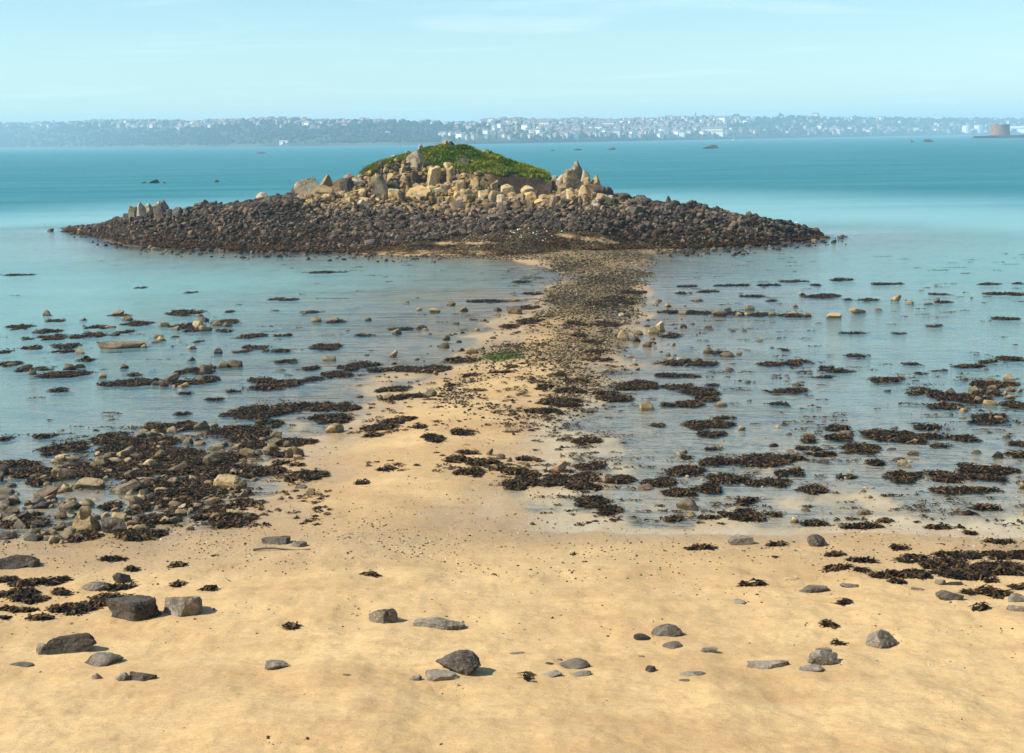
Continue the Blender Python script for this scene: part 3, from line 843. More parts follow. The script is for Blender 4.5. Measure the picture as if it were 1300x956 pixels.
for reg, cx, yb_, w, h, c, kind, lab, sub in SINGLE:
    kk += 1
    x0, y0 = REG[reg]
    o = put_rock('beach_rock', x0 + cx / SC, y0 + yb_ / SC, w / SC * 1.08, h / SC * 1.1, ROCKMATS[c], kk, kind, sub)
    tag(o, lab, 'rock')
o = put_rock('shore_rock', 0 + 321 / SC, 500 + 452 / SC, 46 / SC, 34 / SC, M_OCHRE, 3)
tag(o, 'small stone sitting on the head of the upright boulder', 'rock')
up = [q for q in C.objects if q.get('label', '').startswith('upright rounded')][0]
o.location = up.location + Vector((0, 0.02, up.scale.z * 0.98))
o.scale = (up.scale.x * 0.5, up.scale.x * 0.45, up.scale.z * 0.42)

# driftwood stick
a, b = hit(950 / SC, 660 + 116 / SC), hit(1165 / SC, 660 + 112 / SC)
n = 14
V, Fq = [], []
for i in range(n):
    f = i / (n - 1)
    p = a * (1 - f) + b * f + np.array([0, 0, 0.03 + 0.03 * math.sin(f * 6)])
    r_ = 0.028 * (1 - 0.55 * f)
    for k in range(7):
        t = 2 * math.pi * k / 7
        V.append(p + np.array([0, math.cos(t) * r_, math.sin(t) * r_]))
for i in range(n - 1):
    for k in range(7):
        Fq.append([i * 7 + k, i * 7 + (k + 1) % 7, (i + 1) * 7 + (k + 1) % 7, (i + 1) * 7 + k])
st = link('driftwood_stick', mesh_np('driftwood_stick', np.array(V), [np.array(Fq)]), plain('weathered_wood', (0.12, 0.095, 0.07), 0.8))
tag(st, 'thin dark stick lying on sand in front of the dark flat slab', 'driftwood')

# ------------------------------------------------------------------ island boulders
def px_named(X, Y, x0, y0, s):
    return x0 + X / s, y0 + Y / s


NAMED = []   # (px, foot, w, h, mat, kind, label)


def add_named(x0, y0, s, rows_):
    for X, Y, w, h, m, kind, lab in rows_:
        NAMED.append((x0 + X / s, y0 + Y / s, w / s, h / s, m, kind, lab))


g, pl, dk = M_GOLD, M_PALE, M_APRON
add_named(420, 170, 8.125, [
    (870, 400, 185, 205, pl, None, 'great rounded cracked grey boulder set into the turf slope'),
    (515, 700, 185, 235, pl, None, 'tall leaning slab boulder, largest in the ochre face'),
    (905, 690, 210, 130, g, None, 'broad pale yellow boulder below the cracked grey one'),
    (665, 690, 115, 110, g, None, 'dark fronted boulder between tall leaning slab and broad yellow boulder'),
    (742, 440, 84, 90, pl, None, 'grey block at lower left of the cracked grey boulder'),
    (510, 380, 64, 95, dk, None, 'dark standing stone at left turf edge'),
    (510, 430, 60, 60, dk, None, 'small dark stone under the dark standing stone'),
    (1070, 560, 120, 190, g, None, 'tall leaning pillar of rock in the middle of the face'),
    (1210, 400, 120, 90, g, None, 'flat capped rock right of the leaning pillar'),
    (1245, 520, 80, 150, g, None, 'upright ochre block right of the leaning pillar'),
    (845, 545, 130, 140, dk, None, 'brown blocky boulder under the cracked grey boulder'),
    (745, 520, 84, 80, g, None, 'cream cube shaped block left of the brown blocky boulder'),
    (625, 500, 74, 80, g, None, 'ochre block right of the tall leaning slab top'),
    (655, 590, 120, 90, dk, None, 'dark wedge right of the tall leaning slab'),
    (1110, 640, 120, 80, pl, None, 'pale slab under the leaning pillar'),
    (1112, 740, 100, 84, g, None, 'orange lichened boulder under the pale slab'),
    (1195, 560, 130, 60, pl, None, 'flat bright ledge stone below the upright ochre block'),
    (150, 590, 110, 120, g, None, 'block with dark hollow at left end of the face'),
    (185, 470, 110, 60, pl, None, 'pale flat rock on skyline at left end of the face'),
    (180, 640, 120, 64, g, None, 'sunlit slab below the block with dark hollow'),
    (300, 650, 120, 70, g, None, 'sunlit slab left of the tall leaning slab'),
    (340, 780, 104, 90, pl, None, 'grey rounded boulder below left of the tall leaning slab'),
    (930, 145, 56, 36, pl, 'free', 'small pale rock on the skyline left of the summit'),
    (650, 240, 60, 24, pl, None, 'small pale rock on the left turf skyline'),
    (800, 200, 60, 26, pl, None, 'pale rock showing in turf above the cracked boulder'),
    (895, 205, 70, 30, pl, None, 'white flat rock just over the cracked boulder'),
    (450, 560, 110, 130, g, None, 'ochre buttress behind the tall leaning slab'),
    (590, 420, 90, 70, g, None, 'ochre rubble block below the dark standing stone'),
])
add_named(560, 170, 8.125, [
    (45, 118, 60, 56, pl, None, 'pale left half of the summit outcrop'),
    (100, 132, 90, 52, dk, None, 'dark right half of the summit outcrop'),
    (440, 208, 80, 44, pl, None, 'grey rock at right end of the summit skyline'),
    (490, 228, 50, 44, dk, None, 'dark rock right of the skyline grey rock'),
    (315, 186, 40, 20, pl, None, 'small white stone near the right summit skyline'),
    (235, 330, 140, 80, dk, None, 'dark rock with pale tip amid the turf'),
    (398, 415, 44, 36, pl, None, 'small white stone in turf edge at middle'),
    (120, 490, 76, 120, g, None, 'slender upright stone left of the middle notch'),
    (210, 630, 104, 130, g, None, 'golden upright boulder in the middle of the face'),
    (355, 600, 84, 120, g, None, 'golden boulder right of the golden upright one'),
    (260, 700, 100, 110, g, None, 'orange boulder under the golden upright one'),
    (420, 690, 120, 90, g, None, 'orange and black boulder at foot of the middle face'),
    (560, 730, 140, 120, g, None, 'domed boulder with dark underside below dark bank'),
    (690, 690, 130, 140, g, None, 'lichened twin topped boulder below the dark earth bank'),
    (910, 640, 140, 90, g, None, 'capped boulder at the right foot of the dark bank'),
    (912, 730, 124, 110, g, None, 'round orange boulder below the capped boulder'),
    (612, 740, 84, 96, pl, None, 'pale grey boulder left of the twin topped boulder'),
    (645, 800, 110, 84, pl, None, 'white topped boulder below the pale grey boulder'),
    (800, 720, 104, 90, g, None, 'tan broken boulder right of the twin topped boulder'),
    (440, 590, 84, 100, g, None, 'fluted ochre rock under the turf edge'),
    (545, 580, 76, 90, g, None, 'cracked ochre rock left of the dark bank'),
    (1000, 680, 90, 100, dk, None, 'grey dark boulder right of the round orange one'),
    (200, 800, 160, 96, dk, None, 'dark slab sided boulder at foot of the middle face'),
    (40, 640, 100, 100, g, None, 'yellow boulder left of the golden upright one'),
    (100, 740, 96, 84, g, None, 'yellow boulder at left foot of the middle face'),
    (1120, 620, 120, 130, dk, None, 'shaded buttress right of the dark earth bank'),
])
add_named(700, 190, 8.125, [
    (260, 262, 130, 130, pl, 'point', 'pointed top stone of the right hand pinnacle'),
    (225, 330, 165, 110, g, None, 'yellow block under the pointed top stone'),
    (245, 420, 175, 110, dk, None, 'dark overhanging block in the pinnacle'),
    (350, 300, 76, 90, pl, None, 'grey knob right of the pointed top stone'),
    (462, 365, 96, 100, g, 'point', 'yellow peaked rock on right shoulder of the pinnacle'),
    (372, 365, 64, 70, g, None, 'small round block in the pinnacle middle'),
    (340, 520, 140, 130, g, None, 'bracket shaped pale block at the pinnacle foot'),
    (120, 450, 130, 84, g, None, 'split pale block at left foot of pinnacle'),
    (100, 370, 84, 96, pl, None, 'tilted pale slab left of the pinnacle'),
    (32, 380, 84, 96, pl, None, 'pale slab beside the dark buttress'),
    (580, 470, 120, 84, dk, None, 'dark stepped block on right pinnacle shoulder'),
    (500, 480, 150, 110, dk, None, 'big shaded block under the right shoulder'),
    (535, 580, 150, 110, g, None, 'ochre slab rock below the pinnacle shoulder'),
    (450, 625, 84, 90, pl, None, 'pale triangular stone below the pinnacle'),
    (640, 570, 116, 70, dk, None, 'brown slab right of the ochre slab rock'),
    (50, 600, 110, 110, g, None, 'orange boulder at far left of pinnacle foot'),
    (190, 540, 100, 80, g, None, 'small ochre wedge left of the bracket block'),
    (1215, 605, 96, 115, dk, 'point', 'dark pointed stone alone on the right skyline'),
    (860, 700, 184, 110, dk, None, 'broad dark boulder on the right slope'),
    (760, 530, 170, 80, dk, None, 'long dark boulder on the right skyline ridge'),
    (920, 550, 110, 80, dk, None, 'dark boulder on ridge right of the long one'),
    (340, 580, 64, 90, g, None, 'ochre upright block below the bracket block'),
])
add_named(60, 240, 6.5, [
    (715, 262, 84, 110, pl, None, 'left pale stone of the outcrop near the left tip'),
    (790, 262, 92, 140, pl, 'point', 'pale pointed stone of the outcrop near the left tip'),
    (835, 232, 72, 100, pl, None, 'narrow pale stone beside the pointed one'),
    (878, 232, 116, 120, pl, None, 'pale topped block of the outcrop near the left tip'),
    (945, 262, 130, 160, dk, None, 'large shaded block of the outcrop near the left tip'),
    (1010, 262, 60, 90, dk, None, 'dark right end of the outcrop near the left tip'),
    (1070, 240, 90, 84, dk, None, 'dark rock on the ridge right of left outcrop'),
    (1160, 220, 70, 64, dk, None, 'second dark rock on the ridge right of left outcrop'),
    (25, 352, 56, 26, dk, None, 'lone dark rock awash off the left tip'),
    (545, 462, 60, 28, M_BROWN, None, 'brown rock awash before the left spit'),
    (280, 376, 60, 44, g, None, 'tan rounded boulder on the left spit'),
])
add_named(300, 120, SC, [
    (275, 384, 84, 60, pl, None, 'cream and black block at left of the hill'),
    (232, 378, 50, 50, g, None, 'cream block left of the cream and black block'),
    (338, 350, 40, 40, g, None, 'grey block on skyline left of the hill face'),
    (415, 380, 54, 64, dk, None, 'dark blocky rock below the left skyline'),
    (95, 392, 60, 26, pl, None, 'pale flat rock on the left ridge skyline'),
    (320, 392, 70, 44, g, None, 'tilted ochre slabs below the grey skyline block'),
])
pyb_ok = lambda x, y: not (140 < x < 150 and y > 308)
sub_i = 0
for px, py, w, h, m, kind, lab in NAMED:
    sub_i += 1
    if lab.startswith('great rounded'):
        kind = 'free'
    elif 380 < px < 800 and m is not M_APRON and h > 8 and py > 212:
        w, h = w * 1.22, h * 1.12
    o = put_rock('boulder', px, py, w, h, m, 60 + sub_i % 31, kind or 'crag', 4, sink=0.3, isle=px > 75 and pyb_ok(px, py))
    tag(o, lab, 'boulder', 'boulders of the islet')

# scattered boulders over the islet: (row fraction, column) -> point
nrI, ncI = ZI.shape
r_f, r_b, r_g = 3, 29, 45


def isl_point(r, c):
    i, j = int(r), int(c)
    i, j = min(i, nrI - 2), min(j, ncI - 2)
    fr, fc = r - i, c - j
    return (IV[i, j] * (1 - fr) + IV[i + 1, j] * fr) * (1 - fc) + (IV[i, j + 1] * (1 - fr) + IV[i + 1, j + 1] * fr) * fc


widths = np.linalg.norm(np.diff(IV[r_f:65:13], axis=0), axis=-1).sum(0) * np.where((CS < 385) | (CS > 790), 1.25, 0.72)      # apron run per column
cw = np.cumsum(widths) / widths.sum()


def apron_sample():
    c = np.searchsorted(cw, random.random()) + random.random()
    c = min(c, ncI - 1.01)
    x = 50 + 2.5 * c
    outer = x < 385 or x > 790
    while True:
        r = r_f - 1.0 + ((64 if outer else r_b + 2) - r_f) * random.random() ** (0.9 if outer else 0.95)
        i, j = int(r), int(c)
        if x < 76 or x > 1046:
            c = min(np.searchsorted(cw, random.random()) + random.random(), ncI - 1.01); x = 50 + 2.5 * c
            outer = x < 385 or x > 790
            continue
        if max(sandy[i, j], fan[i, j]) < 0.15 + random.random() * 0.7:
            return r, c


def cshift():
    v = random.random()
    if v < 0.20: return (2.3, 1.95, 1.5)
    if v < 0.5: return (1.3, 1.12, 0.92)
    if v < 0.75: return (0.7, 0.66, 0.62)
    return (0.45, 0.42, 0.4)


# individual apron boulders
def free_boulder(p, size, mat, lab, grp, flat=(0.55, 0.85)):
    o = link('boulder', proto('free' if mat is M_APRON else 'crag', 200 + random.randrange(16), mat, 4 if mat is not M_APRON else 3))
    sx_ = size * random.uniform(0.8, 1.25) / 2
    o.scale = (sx_, size / 2 * random.uniform(0.7, 1.0), size / 2 * random.uniform(*flat))
    o.location = (p[0], p[1], p[2] + o.scale[2] * 0.35)
    o.rotation_euler = (random.uniform(-.5, .5), random.uniform(-.5, .5), random.uniform(0, 6.28))
    tag(o, lab, 'boulder', grp)
    return o


for k in range(110):
    r, c = apron_sample()
    free_boulder(isl_point(r, c), 0.6 + 0.65 * random.random() ** 2, M_APRON, 'dark weathered boulder among many on the islet lower slope', 'dark boulders of the lower slope')
face_cols = [j for j in range(ncI) if 385 < CS[j] < 790]
for k in range(75):
    j = random.choice(face_cols)
    r = r_b + (r_g - r_b) * random.uniform(-0.1, 0.72 if not 622 < CS[j] < 702 else 0.12)
    free_boulder(isl_point(r, j + random.random() * 0.9), random.uniform(0.7, 1.25), random.choice([M_GOLD, M_GOLD, M_PALE]),
                 'ochre lichened boulder among many in the sunlit face', 'ochre boulders of the sunlit face', (0.6, 0.95))


def scatter_mesh(items, subs, shapes):
    """items: (pos, (sx,sy,sz), tint) -> merged mesh arrays"""
    Vs, Fs, Ts, base = [], [], [], 0
    for pos, sc_, tint in items:
        V, Fc = shapes[random.randrange(len(shapes))]
        e = Matrix.Rotation(random.uniform(0, 6.28), 3, 'Z') @ Matrix.Rotation(random.uniform(-.7, .7), 3, 'X') @ Matrix.Rotation(random.uniform(-.7, .7), 3, 'Y')
        A = (V * np.array(sc_)) @ np.array(e).T + np.array(pos)
        Vs.append(A); Fs.append(Fc + base); Ts.append(np.repeat([tint], len(V), 0))
        base += len(V)
    return np.concatenate(Vs), np.concatenate(Fs), np.concatenate(Ts)


SH2 = [rock_shape(500 + i, 2, 8, 0.05, 'free') for i in range(14)]
SH1 = [rock_shape(600 + i, 1, 4, 0.08, 'free') for i in range(12)]
items = []
for k in range(7500):
    r, c = apron_sample()
    p = isl_point(r, c)
    s = (0.18 + 0.58 * random.random() ** 2.3) * (1.0 if r > 10 else 0.75)
    hz = s / 2 * random.uniform(.5, .95)
    tn = cshift()
    if random.random() < 0.55 * (r - 19) / 10 and 380 < 50 + 2.5 * c < 800:
        v = random.uniform(2.2, 4.0)
        tn = (v, v * .86, v * .62)
    items.append((p + [0, 0, hz * 0.4], (s / 2 * random.uniform(.8, 1.3), s / 2, hz), tn))
for k in range(420):                       # stragglers standing in the shallow water off the apron
    px = random.choice([random.uniform(78, 560), random.uniform(830, 1075)])
    py = np.interp(px, S_K, YF_K) + 0.5 + 10 * random.random() ** 2.4
    q = at_plane(px, py)
    s = (0.16 + 0.5 * random.random() ** 2.5)
    items.append((q + [0, 0, 0.02], (s / 2 * random.uniform(.9, 1.4), s / 2, s / 2 * random.uniform(.5, .8)), cshift()))
V, Fc, T = scatter_mesh(items, 2, SH2)
items = []
for k in range(7000):
    r, c = apron_sample()
    p = isl_point(r, c)
    s = random.uniform(0.14, 0.36)
    items.append((p + [0, 0, s * 0.25], (s / 2 * 1.2, s / 2, s / 2 * .8), cshift()))
V2, F2, T2 = scatter_mesh(items, 1, SH1)
o = link('boulder_field', mesh_np('boulder_field', np.concatenate([V, V2]), [np.concatenate([Fc, F2 + len(V)])], True, 35, {'tint': np.concatenate([T, T2])}), M_APRONT)
tag(o, 'mass of dark stones covering the lower slopes of the islet', 'stones', kind='stuff')
items = []
for k in range(1500):
    j = random.choice(face_cols)
    r = r_b + (r_g - r_b) * random.uniform(-0.2, 0.98 if not 622 < CS[j] < 702 else 0.15)
    p = isl_point(r, j + random.random() * 0.9)
    s = random.uniform(0.2, 0.7)
    v = random.uniform(0.55, 1.25)
    items.append((p + [0, -0.05, s * 0.15], (s / 2 * random.uniform(.8, 1.3), s / 2, s / 2 * random.uniform(.6, 1.1)), (v, v * .97, v * .92)))
V, Fc, T = scatter_mesh(items, 2, SH2)
o = link('face_rubble', mesh_np('face_rubble', V, [Fc], True, 35, {'tint': T}), M_GOLDT)
tag(o, 'mass of ochre rubble between the big boulders of the face', 'rubble', kind='stuff')

V, Fc, T = scatter_mesh(LOOSE, 2, SH2)
o = link('shore_stones', mesh_np('shore_stones', V, [Fc], True, 35, {'tint': T}), M_COBBLE)
tag(o, 'small stones lying between the rocks and weed of the shallows', 'stones', kind='stuff')

# ------------------------------------------------------------------ cobbles on the gravel neck, pebbles
items, tr = [], 0
PAL = [(0.16, 0.115, 0.055), (0.26, 0.19, 0.10), (0.075, 0.05, 0.022), (0.035, 0.025, 0.012), (0.11, 0.09, 0.03), (0.34, 0.27, 0.16), (0.13, 0.085, 0.035), (0.05, 0.038, 0.016)]
NC = 64000
qx, qy = RNG.uniform(520, 860, 150000), 285 + 290 * RNG.random(150000) ** 1.25
P = at_plane(qx, qy, 0.12)
zz, cob, sh_, fl_ = ground_fields(P[:, 0].copy(), P[:, 1].copy())
for i in np.nonzero((qy < 330) & (qx < 850))[0]:
    h_ = hit(qx[i], qy[i])
    pyl = np.interp(qx[i], S_K, YFAN_K)
    P[i] = h_
    zz[i] = h_[2]
    cob[i] = 0.9 * (qy[i] > pyl) * (1 - max([0] + [math.hypot((qx[i] - ex) / ew, (qy[i] - ey - (qx[i] - ex) * (0.13 if ex == 745 else 0)) / eh) < 1 for ex, ey, ew, eh in SANDY]))
ok = np.nonzero((RNG.random(150000) < np.where(qy < 400, 1.5, 1.0) * cob ** 1.3 * (0.6 + 0.6 * vnoise(P[:, 0] * .5, P[:, 1] * .25, None, 46))) & (zz > -0.05))[0][:NC]
for i in ok:
    D = P[i, 1]
    s = (0.03 + 0.075 * RNG.random() ** 2.2) * (1 + D / 140)
    z = zz[i]
    dk_ = float(np.clip(0.52 + 0.45 * vnoise(P[i, 0] * .3, P[i, 1] * .16, None, 44), 0.28, 1.1))
    items.append(((P[i, 0], P[i, 1], z + s * 0.1), (s / 2 * 1.3, s / 2, s / 2 * .55), tuple(v * dk_ for v in PAL[int(RNG.integers(len(PAL)))])))
# pebbles along the strand and scattered over the flats
qx, qy = RNG.uniform(-60, 1360, 9000), RNG.normal(688, 24, 9000)
kp = vnoise(qx * .011, qy * .05, None, 55) + RNG.uniform(-.6, .6, 9000) > .25
qx, qy = qx[kp], qy[kp]
qx = np.concatenate([qx, RNG.uniform(560, 1340, 2600), RNG.uniform(300, 720, 1600), RNG.uniform(-40, 1340, 6000)])
qy = np.concatenate([qy, RNG.uniform(480, 672, 2600), RNG.uniform(480, 660, 1600), 690 + 260 * RNG.random(6000) ** 1.2])
P = at_plane(qx, qy, 0.0)
for it in range(2):
    zz = ground_fields(P[:, 0].copy(), P[:, 1].copy())[0]
    d = ray(qx, qy)
    P = CAM + d * ((zz - CAMH) / d[..., 2])[..., None]
for i in range(len(qx)):
    if zz[i] < -0.05: continue
    s = 0.014 + 0.05 * RNG.random() ** 4
    c = PAL[int(RNG.integers(len(PAL)))] if RNG.random() < 0.85 else (0.5, 0.44, 0.34)
    items.append(((P[i, 0], P[i, 1], zz[i] + s * 0.1), (s / 2 * 1.3, s / 2, s / 2 * .7), c))
# white shells by the head of the neck
for k in range(70):
    px, py = random.gauss(640, 38), random.gauss(296, 7)
    p = hit(px, py)
    s = random.uniform(0.08, 0.2)
    items.append((p + [0, 0, s * .2], (s / 2 * 1.3, s / 2, s / 2 * .7), (0.85, 0.82, 0.76)))
V, Fc, T = scatter_mesh(items, 1, [ico(1) if False else rock_shape(700 + i, 1, 4, 0.1) for i in range(8)])
o = link('pebbles', mesh_np('pebbles', V, [Fc], True, 40, {'tint': T}), M_COBBLE)
tag(o, 'mixed cobbles, pebbles and shells strewn over the sandbar and strand', 'pebbles', kind='stuff')

# ------------------------------------------------------------------ seaweed
def fronds(cx, cy, a, b, n, zfun, rg, long=0.22):
    """n strips lying in an ellipse a x b around cx,cy; zfun gives height"""
    th = rg.uniform(0, 2 * math.pi, n)
    rr = np.sqrt(rg.random(n))
    lob = 1 + 0.34 * np.sin(th * 3 + rg.uniform(0, 6)) * rg.random() + 0.26 * np.sin(th * 5 + rg.uniform(0, 6))
    x = cx + a * rr * lob * np.cos(th)
    y = cy + b * rr * lob * np.sin(th)
    L = long * rg.uniform(0.5, 1.3, n)
    w = rg.uniform(0.012, 0.032, n)
    yaw = rg.uniform(0, 2 * math.pi, n)
    dx, dy = np.cos(yaw), np.sin(yaw)
    rel = np.clip(1 - rr, 0, 1)
    V = np.zeros((n, 6, 3))
    for k, f in enumerate((-0.5, 0.0, 0.5)):
        px_, py_ = x + dx * L * f, y + dy * L * f
        zc = zfun(px_, py_, rel) + (0.05 * L / 0.2 if k == 1 else 0.0) * rg.random(n) + 0.012
        for j, s in enumerate((-1, 1)):
            V[:, k * 2 + j, 0] = px_ - dy * w * s * (1 if k == 1 else 0.7)
            V[:, k * 2 + j, 1] = py_ + dx * w * s * (1 if k == 1 else 0.7)
            V[:, k * 2 + j, 2] = zc + rg.uniform(-.012, .012, n)
    b0 = np.arange(n) * 6
    Fq = np.concatenate([np.stack([b0, b0 + 1, b0 + 3, b0 + 2], -1), np.stack([b0 + 2, b0 + 3, b0 + 5, b0 + 4], -1)])
    v = rg.uniform(0.25, 1.0, n) ** 2 * 2.6 + 0.15
    warm = rg.random(n)
    T = np.stack([v * (1 + 0.5 * warm), v, v * (1 - 0.3 * warm)], -1)
    return V.reshape(-1, 3), Fq, np.repeat(T, 6, 0)


def weed_patch(px, py, w, h, seed):
    """mesh of one seaweed clump, plus its origin"""
    rg = np.random.default_rng(seed)
    p = hit(px, py)
    D = p[1]
    z0 = p[2]
    onwater = z0 < 0
    m = D / FP
    a = max(w * m / 2, 0.12) * 1.05
    hm = (0.035 + 0.022 * min(a, 1.2)) * (1.0 if not onwater else 0.5)
    hp = hm / m * 0.6
    b = max((h - hp) * 0.5, 0.22 * h) * m * D / (CAMH - max(z0, 0)) * 1.12
    b = float(np.clip(b, 0.14, max(1.3 * a, 0.3)))
    gz0 = max(z0, -0.015)
    cell = float(np.clip(a / 26, 0.03, 0.16))
    nx, ny = int(2 * a / cell) + 3, int(np.clip(2 * b / cell, 6, 110)) + 3
    X, Y = np.meshgrid(np.linspace(-a * 1.15, a * 1.15, nx), np.linspace(-b * 1.15, b * 1.15, ny), indexing='xy')
    tilt = rg.uniform(-.25, .25)
    Yt = Y - tilt * X * b / a

    def field(X, Yt):
        rho = np.hypot(X / a, Yt / b)
        fr = 0.9 / max(0.35, min(a, 1.6))
        n1 = fbm(X * fr * 1.5 + seed * 3.1, Yt * fr * 1.5 * (0.6 + 0.4 * a / max(b, .01) if b < a else 1.0) + seed, oct=4, seed=seed % 97)
        return 1 - rho ** 2 + 1.05 * n1 - 0.30
    Fd = field(X, Yt)
    wx, wy = X + p[0], Y + p[1]
    g = ground_fields(wx.ravel().copy(), wy.ravel().copy())[0].reshape(X.shape)
    g = np.maximum(g, -0.012)
    lump = 0.45 + 0.75 * np.abs(fbm(wx * 5.5, wy * 3.5, oct=3, seed=seed % 50))
    Z = g + np.where(Fd > 0, hm * np.sqrt(np.clip(Fd, 0, 1)) * lump, -0.03) + rg.uniform(-.5, .5, X.shape) * 0.25 * hm * (Fd > 0.1)
    Fq = grid_faces(ny, nx)
    kf = (Fd.ravel()[Fq] > 0).any(1)
    if kf.sum() < 4:
        kf[:] = True
    Fq = Fq[kf]
    used, invi = np.unique(Fq, return_inverse=True)
    Fq = invi.reshape(-1, 4)
    V = np.stack([wx.ravel(), wy.ravel(), Z.ravel()], -1)[used]
    tv = rg.uniform(0.35, 1.0, len(V)) ** 1.5
    T = np.stack([tv, tv * .93, tv * .8], -1)
    # fronds on the mat and trailing out of its edge
    area = math.pi * a * b
    n = int(np.clip(area * np.clip(420 * (40.0 / D) ** 1.5, 50, 560), 20, 3600))
    th = rg.uniform(0, 2 * math.pi, n * 2)
    rr = np.sqrt(rg.random(n * 2)) * 1.15
    fx, fy = a * rr * np.cos(th), b * rr * np.sin(th)
    ff = field(fx, fy)
    ok = ff > rg.uniform(-.55, .15, n * 2)
    fx, fy, ff = fx[ok][:n], fy[ok][:n], ff[ok][:n]
    n = len(fx)
    if n:
        fy = fy + tilt * fx * b / a
        L = 0.2 * (1 + D / 160) * rg.uniform(0.5, 1.4, n)
        wd = rg.uniform(0.012, 0.034, n) * (1 + D / 220)
        yaw = rg.uniform(0, 2 * math.pi, n)
        dx, dy = np.cos(yaw), np.sin(yaw)
        zz_ = hm * 0.8 * np.sqrt(np.clip(ff, 0, 1)) + 0.008
        V2 = np.zeros((n, 6, 3))
        up = rg.random(n) ** 2 * 0.09
        for k, f in enumerate((-0.5, 0.05, 0.5)):
            qx, qy = fx + dx * L * f + p[0], fy + dy * L * f + p[1]
            gq = np.maximum(ground_fields(qx.copy(), qy.copy())[0], -0.006) if not onwater else np.full(n, -0.004)
            zq = gq + zz_ * (1.0 if k == 1 else 0.75) + (up if k == 1 else up * rg.uniform(0, 1, n) * .6)
            for j, sg in enumerate((-1, 1)):
                V2[:, k * 2 + j] = np.stack([qx - dy * wd * sg * (1 if k == 1 else .6), qy + dx * wd * sg * (1 if k == 1 else .6), zq + rg.uniform(-.012, .012, n)], -1)
        b0 = np.arange(n) * 6 + len(V)
        F2 = np.concatenate([np.stack([b0, b0 + 1, b0 + 3, b0 + 2], -1), np.stack([b0 + 2, b0 + 3, b0 + 5, b0 + 4], -1)])
        v = rg.random(n) ** 2.2 * 3.2 + 0.15
        warm = rg.random(n)
        T2 = np.repeat(np.stack([v * (1 + .3 * warm), v, v * (1 - .25 * warm)], -1), 6, 0)
        V, Fq, T = np.concatenate([V, V2.reshape(-1, 3)]), np.concatenate([Fq, F2]), np.concatenate([T, T2])
    return V - np.array([p[0], p[1], gz0]), [Fq], T, (p[0], p[1], gz0)


